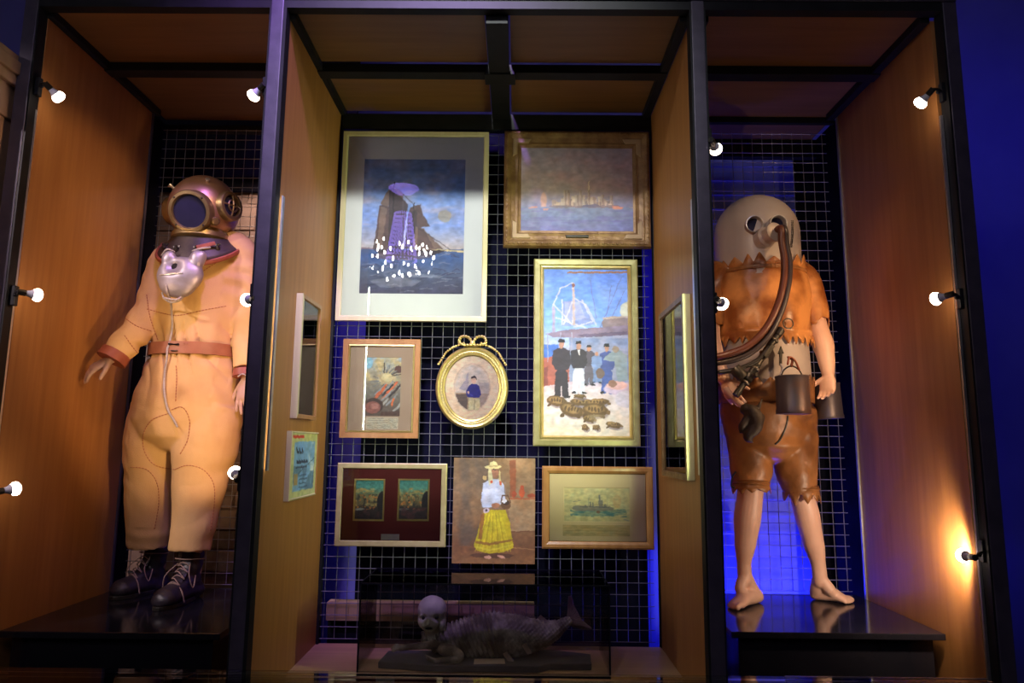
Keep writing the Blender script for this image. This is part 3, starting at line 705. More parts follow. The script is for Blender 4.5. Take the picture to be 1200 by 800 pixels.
def man(x, y, s, coat, trous, cap=(38, 34, 46), face=(176, 128, 112), hat=True):
    c.poly([(x - .05 * s, y + .27 * s), (x - .055 * s, y + .13 * s), (x + .055 * s, y + .13 * s), (x + .05 * s, y + .27 * s)], trous)
    c.line([(x - .035 * s, y + .2 * s), (x - .045 * s, y + .325 * s)], .018 * s, trous).line([(x + .035 * s, y + .2 * s), (x + .045 * s, y + .325 * s)], .018 * s, trous)
    c.poly([(x - .10 * s, y + .06 * s), (x - .03 * s, y + .045 * s), (x + .03 * s, y + .045 * s), (x + .10 * s, y + .06 * s), (x + .11 * s, y + .14 * s), (x + .075 * s, y + .175 * s), (x - .075 * s, y + .175 * s), (x - .11 * s, y + .14 * s)], coat)
    c.ell(x, y + .025 * s, .032 * s, .024 * s, face)
    if hat: c.poly([(x - .04 * s, y + .012 * s), (x - .034 * s, y - .008 * s), (x + .034 * s, y - .008 * s), (x + .04 * s, y + .012 * s)], cap)
    c.line([(x - .05 * s, y + .33 * s), (x - .08 * s, y + .335 * s)], .007 * s, (40, 34, 44)).line([(x + .05 * s, y + .33 * s), (x + .09 * s, y + .335 * s)], .007 * s, (40, 34, 44))
man(.53, .465, .7, (84, 76, 96), (96, 90, 110)); man(.74, .46, .85, (72, 84, 150), (70, 88, 160)); man(.62, .50, .55, (120, 140, 190), (110, 130, 180), hat=False)
c.poly([(.80, .50), (.86, .48), (.97, .52), (.98, .67), (.86, .68), (.83, .56), (.70, .55), (.72, .53)], (140, 152, 164)).ell(.84, .485, .04, .02, (150, 130, 120))
c.ell(.66, .63, .05, .03, (110, 90, 90))
man(.41, .445, .9, (54, 48, 64), (206, 206, 226)); man(.21, .435, 1.0, (58, 50, 66), (52, 44, 60))
c.poly([(.4, .49), (.43, .49), (.42, .53)], (220, 214, 224))
c.ell(.9, .72, .2, .035, (196, 170, 196)).ell(.85, .70, .12, .025, (220, 170, 170)).ell(.95, .78, .12, .05, (206, 190, 206)).ell(.8, .69, .05, .02, (150, 110, 100))
for x, y, rx, ry, a in ((.16, .795, .12, .03, .15), (.33, .845, .14, .04, .3), (.46, .80, .15, .022, .05), (.62, .80, .14, .022, -.1), (.60, .845, .15, .038, .05), (.42, .765, .07, .012, 0), (.53, .895, .07, .022, .1), (.48, .945, .04, .016, 0), (.61, .945, .04, .016, .1), (.81, .93, .09, .017, .15)):
    c.ell(x + .015, y + .012, rx, ry, (120, 104, 120), a, .2, .7).ell(x, y, rx, ry, (98, 72, 48), a).ell(x - .01, y - .006, rx * .7, ry * .6, (150, 116, 78), a, .4)
    for k in range(5): c.ell(x - rx * .5 + rx * .25 * k, y - .004 + .004 * RNG.normal(), rx * .09, ry * .35, (76, 54, 40), a, .5, .8)
    c.ell(x + rx * 1.0, y + ry * .4, rx * .18, ry * .35, (120, 92, 66), .3).ell(x - rx * .8, y + ry * .8, rx * .22, ry * .3, (90, 66, 48), -.5).ell(x + rx * .5, y + ry * .95, rx * .25, ry * .28, (90, 66, 48), .5)
c.blot(c.v > .87, 40, 25, .5, .8, (200, 180, 150), op=.4).tex(9, .16, 24); paint_mesh(c, *r, .014, .82, t)

# 4 ---- crab picture with a caption slip
t, W, H = pic('print of a spiny sea creature above a typed caption slip in a brown frame', 'picture', -.892, -.495, 1.535, 2.039)
rails(W, H, [(0, .03), (0, 0), (.026, 0), (.028, .004), (.028, .03)], 'frame_rail', 'walnut', t)
rails(W - .056, H - .056, [(0, .028), (0, .001), (.007, -.001), (.010, .006), (.010, .028)], 'gilt_slip', 'gold', t)
backing(t, W, H)
r = sub(t, [(428, 418), (471, 419), (468, 488), (425, 487)], .9)
lbuild(ring((-W / 2 + .03, W / 2 - .03, -H / 2 + .03, H / 2 - .03), r, .009, .003, .001), 'mount', 'mat_taupe', t)
c = Cv(90, 146, (110, 96, 86)).grad([(0, (150, 160, 176)), (.3, (150, 138, 120)), (.6, (110, 104, 100)), (1, (84, 70, 66))])
c.blot(c.v < .4, 22, 31, .4, .6, (176, 156, 116), op=.9); c.ell(.1, .1, .12, .1, (120, 170, 200), op=.8).ell(.92, .2, .12, .06, (86, 56, 56))
c.ell(.6, .36, .26, .12, (170, 150, 120)).ell(.62, .34, .16, .07, (190, 176, 140))
for k in range(30):
    a = RNG.random() * 6.28; x, y = .58 + .2 * math.cos(a), .36 + .1 * math.sin(a); L = .12 + .16 * RNG.random()
    c.line([(x, y), (x + L * math.cos(a + .3), y + .7 * L * math.sin(a + .3))], .008, [(70, 60, 60), (150, 140, 130), (110, 110, 112)][k % 3])
for k in range(16):
    x, y = .35 + .6 * RNG.random(), .5 + .38 * RNG.random(); c.line([(x - .12, y + .08), (x + .02, y), (x + .14, y - .1)], .016, [(130, 130, 136), (60, 52, 56), (150, 146, 146), (186, 96, 66)][k % 4])
c.ell(.28, .82, .26, .13, (66, 50, 50)).ell(.26, .85, .21, .1, (128, 80, 76)).ell(.3, .83, .12, .05, (150, 100, 94)).poly([(.5, .92), (1, .9), (1, 1), (.45, 1)], (80, 58, 56)).poly([(.74, .8), (.8, .68), (.84, .7), (.77, .84)], (196, 100, 62))
c.tex(6, .25, 32); paint_mesh(c, *r, .0115, 1.35, t)
q = sub(t, [(430, 489), (467, 489), (466, 503), (428, 502)], .9)
c = Cv(112, 44, (176, 166, 150))
for k in range(6):
    x = .04
    while x < .94:
        L = .02 + .07 * RNG.random(); c.line([(x, .12 + k * .15), (min(x + L, .97), .12 + k * .15 + .01 * RNG.normal())], .022, (92, 84, 80), .75); x += L + .02
paint_mesh(c, *q, .0085, 1.35, t, 'caption_slip')
pane(t, (-W / 2 + .034, W / 2 - .034, -H / 2 + .034, H / 2 - .034), .004)

# 5 ---- oval portrait with a ribbon bow
cx, cz, rx, rz = -.227, 1.795, .186, .212
t = thing('oval_portrait', 'oval gilt frame topped with a ribbon bow, small portrait inside', 'picture', (cx, .89, cz), 'pictures hung on the grille and panels')
def oval(prof, seg=64):
    m = MB(); n = len(prof); vs = []; fs = []
    for d, y in prof:
        for k in range(seg):
            a = 2 * PI * k / seg; vs.append(((rx - d) * math.cos(a), y, (rz - d) * math.sin(a)))
    for i in range(n - 1):
        for k in range(seg): fs.append((i * seg + k, i * seg + (k + 1) % seg, (i + 1) * seg + (k + 1) % seg, (i + 1) * seg + k))
    return m.add(vs, fs)
lbuild(oval([(.004, .032), (0, .012), (.004, .002), (.012, -.003), (.020, .0), (.023, .006)]), 'outer_moulding', 'gold', t, True)
lbuild(oval([(.023, .006), (.028, .004), (.034, .006), (.036, .010)]), 'inner_moulding', 'olivegilt', t, True)
lbuild(oval([(.036, .010), (.040, .004), (.046, .006), (.049, .014), (.05, .03)]), 'sight_edge', 'gold', t, True)
bm = MB()
for k in range(72):
    a = 2 * PI * k / 72; bm.ball(((rx - .031) * math.cos(a), .004, (rz - .031) * math.sin(a)), .0034, 6, 4)
bd = lbuild(bm, 'beading', 'gold', t, True); bd['kind'] = 'stuff'
def rib(pts, r=.008, twist=7):
    m = MB(); m.sweep([(x, y, z) for x, y, z in pts], [(r, r * .5)] * len(pts), 8, sub=6, ref=(0, 1, 0))
    P = smooth_poly([(p[0], p[2]) for p in pts], 6)
    for i in range(0, len(P), 2): m.ball((P[i][0], pts[0][1] - .004, P[i][1]), r * .95, 8, 5)
    lbuild(m, 'ribbon_bow', 'gold', t, True)
for s in (-1, 1):
    rib([(0, -.004, rz + .012), (s * .022, -.008, rz + .044), (s * .058, -.008, rz + .046), (s * .068, -.006, rz + .018), (s * .04, -.004, rz + .004), (0, -.004, rz + .006)], .0085)
    rib([(s * .045, -.004, rz + .014), (s * .085, -.004, rz - .002), (s * .105, -.004, rz - .012), (s * .135, -.004, rz - .036), (s * .152, -.004, rz - .064), (s * .172, -.002, rz - .096)], .0065)
lbuild(MB().ball((0, -.008, rz + .012), (.014, .01, .014), 10, 8), 'bow_knot', 'gold', t, True)
rx2, rz2 = rx - .045, rz - .045
c = Cv(150, 170, (186, 160, 142)); c.ell(.5, .49, .335, .365, (166, 142, 130), e=.02).ell(.5, .49, .315, .345, (172, 150, 138), e=.02)
c.ell(.5, .49, .30, .33, (166, 150, 146), e=.06)
inn = np.hypot((c.u - .5) / .315, (c.v - .49) / .345) < 1
c.mix(inn * (c.v > .57 + .02 * c.u) * np.clip((c.v - .56) * 30, 0, 1), (140, 112, 92)); c.mix(inn * (c.v > .6) * (c.u < .42), (84, 68, 66)); c.mix(inn * (c.u > .62) * (c.v > .42) * .6, (128, 112, 118))
c.poly([(.26, .52), (.38, .38), (.40, .30), (.43, .27), (.43, .55)], (110, 100, 130), .55)
c.poly([(.44, .66), (.64, .66), (.645, .80), (.62, .84), (.44, .84)], (168, 154, 124)).line([(.55, .68), (.545, .83)], .006, (120, 104, 86))
c.poly([(.44, .47), (.50, .44), (.56, .44), (.63, .47), (.66, .60), (.64, .645), (.53, .65), (.44, .65), (.39, .6), (.40, .54)], (38, 36, 104)).line([(.42, .58), (.5, .62)], .012, (52, 50, 126))
c.ell(.525, .385, .045, .055, (176, 140, 126)).poly([(.47, .375), (.485, .33), (.53, .315), (.575, .34), (.58, .38), (.55, .355), (.50, .355)], (46, 36, 44)).ell(.435, .575, .018, .02, (176, 140, 126)).ell(.43, .43, .01, .01, (100, 90, 100))
c.tex(12, .1, 41)
o = paint_mesh(c, -rx2, rx2, -rz2, rz2, .014, 1.9, t, 'portrait')
bmh = bmesh.new(); bmh.from_mesh(o.data)
bmesh.ops.delete(bmh, geom=[v for v in bmh.verts if (v.co.x / (rx - .040)) ** 2 + (v.co.z / (rz - .040)) ** 2 > 1.0], context='VERTS'); bmh.to_mesh(o.data); bmh.free()
m = MB(); vs = [((rx - .047) * math.cos(2 * PI * k / 48), .008, (rz - .047) * math.sin(2 * PI * k / 48)) for k in range(48)]
m.prism(vs, (0, .002, 0)); lbuild(m, 'glass', 'glass', t)
m = MB(); m.prism([((rx - .006) * math.cos(2 * PI * k / 48), .026, (rz - .006) * math.sin(2 * PI * k / 48)) for k in range(48)], (0, .005, 0)); lbuild(m, 'backing', 'black', t)

# 6 ---- two small landscapes on a dark red mount
t, W, H = pic('pair of small green landscapes on a dark red mount in a matte gilt frame', 'picture', -.893, -.344, 1.005, 1.410)
rails(W, H, [(0, .03), (0, .002), (.004, 0), (.024, 0), (.028, .006), (.028, .03)], 'frame_rail', 'olivegilt', t)
backing(t, W, H)
qs = [sub(t, q, .9) for q in ([(417, 563), (449, 563), (448, 608), (416, 608)], [(468, 563), (501, 563), (501, 608), (468, 608)])]
xm = (qs[0][1] + qs[1][0]) / 2
for i, q in enumerate(qs):
    o_ = (-W / 2 + .024, xm, -H / 2 + .024, H / 2 - .024) if i == 0 else (xm, W / 2 - .024, -H / 2 + .024, H / 2 - .024)
    g = .009; lbuild(ring(o_, (q[0] - g, q[1] + g, q[2] - g, q[3] + g), .010, .003, .001), 'mount', 'mat_red', t)
    lbuild(ring((q[0] - g, q[1] + g, q[2] - g, q[3] + g), (q[0] - .002, q[1] + .002, q[2] - .002, q[3] + .002), .0085, .005, .002), 'gilt_fillet', 'gold', t)
    c = Cv(66, 92).grad([(0, (52, 100, 96)), (.2, (66, 110, 100)), (.4, (98, 96, 66)), (.62, (84, 72, 54)), (.72, (40, 36, 38)), (1, (34, 26, 32))])
    c.blot((c.v > .2) & (c.v < .66), 14, 51 + i, .45, .65, (136, 122, 78), (1.6, 1)).blot((c.v > .35) & (c.v < .7), 9, 53 + i, .5, .7, (44, 44, 42), (.8, 1.6)).blot((c.v > .3) & (c.v < .75), 6, 55 + i, .58, .75, (150, 96, 50))
    c.ell(.97, .55, .2, .28, (32, 30, 34)).ell(.15, .74, .2, .03, (130, 134, 130), op=.8 if i == 0 else .4).blot(c.v > .7, 12, 57 + i, .5, .8, (64, 40, 44)); c.tex(5, .4, 58 + i)
    paint_mesh(c, *q, .013, 3.0, t)
q = sub(t, [(447, 626), (469, 625), (467, 632), (446, 633)], .9)
lbuild(MB().box((q[0], .0075, q[2]), (q[1], .0098, q[3])), 'title_label', 'silver', t, bevel=.001)
pane(t, (-W / 2 + .024, W / 2 - .024, -H / 2 + .024, H / 2 - .024), .005)

# 7 ---- unframed canvas of a woman in a yellow skirt
t, W, H = pic('unframed canvas of a woman in straw hat and yellow skirt holding a basket', 'picture', -.310, .098, .929, 1.441, name='canvas_painting')
lbuild(MB().box((-W / 2, .0012, -H / 2), (W / 2, .022, H / 2)), 'stretched_canvas', mat('canvas_edge', (.30, .19, .10), .8, col2=(.36, .24, .13), nscale=20), t)
c = Cv(178, 222).grad([(0, (112, 86, 58)), (.3, (118, 92, 70)), (.6, (116, 86, 60)), (.84, (104, 68, 44)), (1, (120, 84, 50))])
c.blot((c.u < .42) & (c.v < .84), 40, 61, .4, .7, (84, 70, 60), (.6, 1.4), .8).blot((c.u > .6) & (c.v < .4), 40, 62, .4, .7, (150, 116, 84), (.6, 1.2), .8)
c.poly([(.68, .02), (.76, .02), (.76, .37), (.69, .37)], (122, 60, 36), .7).poly([(.66, .38), (1, .38), (1, .68), (.7, .7)], (148, 122, 94), .8).blot((c.u > .62) & (c.v > .38) & (c.v < .68), 30, 63, .4, .7, (132, 96, 66), op=.8)
c.line([(.68, .385), (1, .385)], .006, (140, 72, 46)).line([(.7, .70), (1, .69)], .005, (96, 60, 40)).line([(.62, .84), (1, .86)], .004, (140, 100, 64))
c.ell(.835, .33, .035, .045, (160, 70, 40)).ell(.835, .28, .02, .02, (140, 60, 36)).ell(.74, .345, .03, .03, (132, 58, 36)).ell(.95, .355, .05, .02, (132, 58, 36))
c.ell(.48, .92, .26, .025, (64, 40, 28), op=.7)
c.poly([(.38, .50), (.63, .49), (.69, .60), (.74, .85), (.62, .885), (.45, .905), (.30, .87), (.26, .83), (.33, .62)], (164, 146, 30))
for k in range(16):
    x = .34 + .02 * k; c.line([(x * .5 + .25, .52), (.28 + .028 * k, .88)], .005, [(190, 172, 44), (136, 116, 24), (176, 160, 40)][k % 3], .6)
c.line([(.29, .795), (.45, .815), (.71, .775)], .012, (128, 92, 36)).poly([(.34, .54), (.39, .52), (.35, .78), (.31, .76)], (120, 72, 40), .8).line([(.27, .84), (.45, .87), (.73, .82)], .006, (190, 174, 60), .6)
c.poly([(.36, .24), (.46, .20), (.56, .20), (.62, .27), (.63, .40), (.56, .45), (.44, .47), (.36, .47), (.34, .40)], (168, 172, 196)); c.blot((c.v > .2) & (c.v < .48) & (c.u > .34) & (c.u < .64), 12, 64, .5, .8, (120, 126, 160), op=.5)
c.poly([(.42, .09), (.46, .09), (.48, .24), (.43, .26)], (176, 168, 130), .9).poly([(.54, .1), (.57, .14), (.59, .28), (.56, .26)], (176, 160, 110), .9).ell(.38, .19, .025, .02, (180, 150, 100)).ell(.46, .23, .015, .015, (170, 70, 50)).ell(.57, .24, .015, .02, (170, 80, 50))
c.ell(.505, .135, .04, .055, (134, 92, 72)).poly([(.46, .12), (.5, .09), (.55, .12), (.55, .16), (.545, .12), (.47, .11)], (60, 40, 34))
c.ell(.48, .085, .105, .018, (186, 170, 120)).ell(.485, .06, .045, .03, (196, 180, 128)).line([(.44, .078), (.53, .078)], .005, (150, 130, 86))
c.ell(.52, .45, .05, .025, (150, 100, 76)).ell(.64, .445, .062, .045, (92, 62, 42)).ell(.64, .425, .05, .02, (60, 40, 30)).line([(.58, .42), (.60, .36), (.66, .355), (.70, .42)], .006, (84, 56, 40)).ell(.62, .41, .03, .018, (196, 190, 196))
c.ell(.405, .50, .04, .025, (170, 150, 160)).ell(.405, .50, .015, .012, (50, 40, 50))
c.ell(.43, .935, .04, .016, (176, 130, 106)).ell(.59, .93, .05, .014, (176, 130, 106), .3)
c.tex(14, .22, 66).tex(4, .12, 67); paint_mesh(c, -W / 2, W / 2, -H / 2, H / 2, .0, 1.2, t)

# 8 ---- pale ship drawing
t, W, H = pic('pale watercolour of a warship on a wide cream mount in a honey wood frame', 'picture', .133, .686, 1.003, 1.404)
rails(W, H, [(0, .032), (0, .004), (.008, -.002), (.022, -.003), (.034, .003), (.038, .010), (.038, .03)], 'frame_rail', 'walnut2', t)
backing(t, W, H)
r = sub(t, [(661, 571), (739, 571), (738, 612), (660, 611)], .9)
lbuild(ring((-W / 2 + .03, W / 2 - .03, -H / 2 + .03, H / 2 - .03), r, .010, .003, .004), 'mount', 'mat_cream', t)
c = Cv(170, 96, (176, 162, 134)); c.blot(c.v < 1, 40, 71, .4, .8, (186, 176, 156), op=.6)
c.poly([(.12, .74), (.3, .64), (.92, .62), (.94, .72), (.80, .80), (.3, .83), (.14, .80)], (110, 128, 128), .75).blot((c.v > .62) & (c.v < .84) & (c.u > .1) & (c.u < .94), 10, 72, .45, .65, (70, 108, 128), (2.5, .6), .9)
c.poly([(.12, .62), (.15, .53), (.70, .54), (.76, .60), (.72, .66), (.2, .68)], (116, 108, 116), .85).poly([(.24, .54), (.68, .55), (.68, .58), (.24, .57)], (90, 84, 100), .8)
for x, h, w_ in ((.40, .14, .015), (.44, .12, .012), (.54, .35, .018), (.57, .2, .02), (.33, .06, .02), (.62, .08, .02)): c.poly([(x - w_, .56), (x - w_ * .7, .56 - h), (x + w_ * .7, .56 - h), (x + w_, .56)], (100, 98, 116), .8)
c.line([(.38, .3), (.37, .6)], .006, (130, 126, 130)).line([(.66, .25), (.65, .56)], .005, (150, 140, 130)).line([(.15, .42), (.25, .38)], .012, (110, 106, 120), .6).ell(.8, .4, .06, .2, (186, 140, 100), op=.35).ell(.52, .70, .03, .04, (120, 90, 84)).line([(.9, .9), (.97, .94)], .014, (120, 120, 150), .7)
c.line([(.2, .52), (.84, .50)], .005, (130, 110, 96)); c.tex(8, .14, 73); paint_mesh(c, *r, .0125, 1.8, t)
c = Cv(120, 30, (188, 164, 130)); 
for k in range(3): c.line([(.03, .25 + .25 * k), (.95, .25 + .25 * k)], .02, (160, 138, 108), .8)
q = sub(t, [(660, 615), (738, 615), (738, 628), (659, 628)], .9); paint_mesh(c, *q, .0095, 1.35, t, 'pencil_caption')
pane(t, (-W / 2 + .035, W / 2 - .035, -H / 2 + .035, H / 2 - .035), .006)

# 9, 10 ---- two pictures on the left inner panel, 11 on the right one (local +y points into the panel)
def sidepic(label, x, y0, y1, z0, z1, facing, yt):
    return pic(label, 'picture', 0, y1 - y0, 0, z1 - z0, loc=(x, (y0 + y1) / 2, (z0 + z1) / 2), rot=(0, 0, facing * PI / 2))
t, W, H = sidepic('narrow dark print in a brown frame with pale edge, upper on the left inner panel', -.968 + .031, .335, .632, 1.612, 2.157, 1, 0)
rails(W, H, [(0, .03), (0, 0), (.018, 0), (.020, .006), (.020, .03)], 'frame_rail', ['walnut', 'walnut', 'walnut', 'pine'], t); backing(t, W, H)
c = Cv(76, 150, (84, 82, 84)).grad([(0, (132, 128, 112)), (.18, (112, 110, 104)), (.2, (86, 86, 88)), (.6, (100, 98, 98)), (.85, (104, 98, 92)), (.86, (70, 58, 50)), (.93, (130, 120, 104)), (1, (110, 100, 88))])
c.poly([(.55, .2), (.95, .2), (.95, .34), (.55, .33)], (36, 38, 58)).blot(c.v > .3, 16, 81, .45, .7, (70, 84, 96), op=.6).blot(c.v > .3, 14, 82, .5, .7, (128, 122, 116), op=.7).ell(.4, .55, .25, .1, (120, 110, 104)).poly([(.1, .6), (.9, .55), (.95, .62), (.1, .66)], (66, 62, 66)); c.tex(6, .3, 83)
paint_mesh(c, -W / 2 + .018, W / 2 - .018, -H / 2 + .018, H / 2 - .018, .014, 2.0, t); pane(t, (-W / 2 + .018, W / 2 - .018, -H / 2 + .018, H / 2 - .018), .007)
t, W, H = sidepic('small blue and cream poster with red heading in a thin frame, below the dark print on the left panel', -.968 + .0245, .310, .71, 1.265, 1.557, 1, 0)
t['label'] = 'small blue and cream poster with red heading, lower one on the left inner panel'
rails(W, H, [(0, .024), (0, .002), (.006, 0), (.008, .004), (.008, .024)], 'frame_rail', ['pine', 'walnut', 'pine', 'pine'], t)
lbuild(MB().box((-W / 2 + .004, .018, -H / 2 + .004), (W / 2 - .004, .023, H / 2 - .004)), 'backing', 'black', t)
c = Cv(130, 96, (176, 174, 130)); c.poly([(.12, .14), (.9, .12), (.9, .86), (.12, .9)], (112, 150, 196)).blot((c.u > .12) & (c.u < .9) & (c.v > .5) & (c.v < .9), 14, 91, .4, .6, (86, 116, 150)).blot((c.u > .4) & (c.u < .9) & (c.v > .14) & (c.v < .6), 22, 92, .5, .7, (190, 200, 216))
c.line([(.06, .06), (.44, .06)], .022, (190, 52, 44))
for k in range(5): c.line([(.2 + .05 * k, .24 + .06 * (k % 2)), (.23 + .05 * k, .30)], .02, (30, 34, 56))
for k in range(14): c.line([(.22 + .03 * k, .43 + .01 * (k % 3)), (.235 + .03 * k, .46)], .016, (30, 36, 66))
c.line([(.2, .53), (.6, .53)], .012, (40, 46, 80)); c.line([(.3, .62), (.9, .40), (.9, .8)], .008, (60, 80, 110)); c.poly([(.15, .62), (.28, .62), (.28, .8), (.15, .8)], (150, 128, 96))
for k in range(4): c.line([(.34, .66 + .06 * k), (.6 + .05 * (k % 2), .66 + .06 * k)], .01, (60, 84, 120))
paint_mesh(c, -W / 2 + .007, W / 2 - .007, -H / 2 + .007, H / 2 - .007, .005, 1.3, t)
t, W, H = sidepic('tall dim print with blue figures in a gilt-edged frame on the right inner panel', .718 - .031, .194, .680, 1.372, 2.135, -1, 0)
rails(W, H, [(0, .03), (0, 0), (.022, 0), (.025, .006), (.025, .03)], 'frame_rail', ['oldgilt', 'oldgilt', 'oldgilt', 'oldgilt'], t); backing(t, W, H)
lbuild(MB().box((W / 2, -.002, -H / 2), (W / 2 + .012, .03, H / 2)), 'outer_edge', 'pine', t, bevel=.002)
c = Cv(120, 190, (96, 84, 78)); c.blot(c.v < 1, 26, 101, .4, .7, (80, 74, 84), op=.8).line([(.5, 0), (.52, 1)], .006, (150, 140, 130), .5)
c.ell(.5, .17, .22, .085, (54, 58, 124)).ell(.5, .26, .14, .05, (110, 100, 110)).poly([(.3, .3), (.75, .3), (.85, .46), (.2, .48)], (104, 96, 100)).ell(.35, .56, .25, .12, (132, 118, 126)).ell(.62, .74, .2, .16, (48, 54, 118)).ell(.64, .74, .09, .13, (116, 104, 96)).ell(.3, .9, .3, .06, (66, 64, 96)).ell(.3, .76, .12, .08, (90, 96, 96)); c.tex(8, .25, 102)
paint_mesh(c, -W / 2 + .022, W / 2 - .022, -H / 2 + .022, H / 2 - .022, .016, 1.5, t); pane(t, (-W / 2 + .022, W / 2 - .022, -H / 2 + .022, H / 2 - .022), .008)
#@@PART3@@
# ------------------------------------------------------------------ the two divers
K = 1 / 241.0                                              # metres per pixel at the depth of the figures
def chain(mb, lst, seg=20, sub=4, ref=(1, 0, 0), depth=.85, cap='round'):
    """lst of (px, py, y, half-width px[, depth ratio])"""
    pts = [at(a[0], a[1], a[2]) for a in lst]
    rad = [(a[3] * K, a[3] * K * (a[4] if len(a) > 4 else depth)) for a in lst]
    mb.sweep(pts, rad, seg, ref, sub, cap)
def hand_into(mb, wrist, direction, palm_n, thumb_side, s=1.0, curl=.5, spread=1.0):
    """palm and five jointed fingers; palm_n points out of the palm, thumb_side is towards the thumb"""
    d = V(direction).normalized(); n = V(palm_n); n = (n - d * n.dot(d)).normalized(); t = V(thumb_side); t = (t - d * t.dot(d) - n * t.dot(n)).normalized()
    W = V(wrist); L = .085 * s
    mb.sweep([W - d * .03 * s, W, W + d * L * .35, W + d * L * .8, W + d * L], [(.026 * s, .020 * s), (.028 * s, .019 * s), (.038 * s, .018 * s), (.041 * s, .016 * s), (.038 * s, .013 * s)], 14, t, 3)
    for k, (o, l, r) in enumerate(((.029, .070, .0088), (.010, .080, .0092), (-.010, .075, .0088), (-.028, .058, .0078))):
        b = W + d * L * (.92 - .04 * abs(k - 1)) + t * o * s; dd = (d + t * (.16 * (1.2 - k) * spread * .5)).normalized()
        p = [b]; a = curl * (.5 + .12 * k)
        for seg_l, c in ((.45, .6), (.31, 1.0), (.24, .8)):
            dd = (dd * math.cos(a * c) + n * math.sin(a * c)).normalized(); p.append(p[-1] + dd * l * s * seg_l)
        mb.sweep([b - d * .02 * s] + p, [r * s, r * s * 1.05, r * s, r * s * .92, r * s * .78], 10, t, 3)
    b = W + d * L * .22 + t * .026 * s; td = (d * .62 + t * .75 + n * .25).normalized(); p1 = b + td * .036 * s
    td2 = (td + d * .5 + n * .25 * curl).normalized(); p2 = p1 + td2 * .03 * s; p3 = p2 + (td2 + d * .2 + n * .3 * curl).normalized() * .024 * s
    mb.sweep([b - td * .02 * s, b, p1, p2, p3], [.014 * s, .0145 * s, .0115 * s, .0105 * s, .008 * s], 10, n, 3)

def loft(cx, cyv, levels, n=96, th0=0, th1=2 * PI):
    """levels: functions or tuples (z(theta), rx, ry); returns grid verts/faces around a vertical axis"""
    m = MB(); vs = []; fs = []; full = abs(th1 - th0 - 2 * PI) < 1e-6; cols = n if full else n + 1
    for z, rx, ry in levels:
        for k in range(cols):
            a = th0 + (th1 - th0) * k / n
            zz = z(a) if callable(z) else z; X = rx(a) if callable(rx) else rx; Y = ry(a) if callable(ry) else ry
            ox, oy = (cx(zz), cyv(zz)) if callable(cx) else (cx, cyv)
            vs.append((ox + X * math.cos(a), oy + Y * math.sin(a), zz))
    for i in range(len(levels) - 1):
        for k in range(n):
            k2 = (k + 1) % cols; fs.append((i * cols + k, i * cols + k2, (i + 1) * cols + k2, (i + 1) * cols + k))
    return m.add(vs, fs)
def thick(o, t=.004):
    s = o.modifiers.new('s', 'SOLIDIFY'); s.thickness = t; s.offset = 0; return o
def zig(n, amp, seed):
    r = np.random.default_rng(seed); ph = np.sort((np.arange(n) + .5 * (r.random(n) - .5)) / n * 2 * PI); am = amp * (.55 + .6 * r.random(n))
    def f(a):
        a %= 2 * PI; i = int(np.searchsorted(ph, a)) ; a0 = ph[i - 1] - (2 * PI if i == 0 else 0); a1 = ph[i % n] + (2 * PI if i == n else 0)
        u = (a - a0) / (a1 - a0 + 1e-9); return am[i % n] * max(0.0, 1 - abs(2 * u - 1)) ** .85
    return f
def nz(p, s, o=0): return noise.noise(V((p.x * s + o, p.y * s - o, p.z * s + o * 2)))

# ---- canvas suit diver ------------------------------------------------------
LD = thing('diver_mannequin', 'life-size diver in tan canvas suit with copper helmet, belt and black boots', 'mannequin', (-1.62, .70, .78))
sb = MB()
chain(sb, [(237, 300, .74, 40, .72), (236, 322, .74, 54, .58), (232, 355, .735, 54, .62), (228, 385, .735, 50, .66), (226.5, 406, .735, 46.5, .72), (226, 418, .735, 46.5, .74), (224, 436, .735, 54, .70), (221, 470, .735, 63, .66), (219, 492, .735, 64, .62)], 40, 4)
chain(sb, [(188, 476, .75, 33), (180, 520, .76, 33.5), (177, 560, .775, 29), (176, 605, .80, 26.5), (175, 640, .82, 24.5)], 28, 4, cap=None)
chain(sb, [(250, 476, .72, 35), (242, 520, .71, 37), (235, 560, .705, 32), (228, 605, .70, 27), (223, 645, .695, 23.5)], 28, 4, cap=None)
chain(sb, [(214, 294, .745, 13), (194, 302, .74, 17.5), (186, 328, .725, 20), (172, 365, .68, 18.5), (158, 388, .62, 18.5), (145, 403, .57, 18), (134, 417, .54, 16)], 22, 4, cap=None)
chain(sb, [(256, 283, .745, 12), (281, 292, .745, 17), (286, 328, .735, 18.5), (288, 365, .715, 17), (288, 400, .69, 15.5), (287, 432, .67, 14)], 22, 4, cap=None)
BELT_C = at(226, 412, .735)
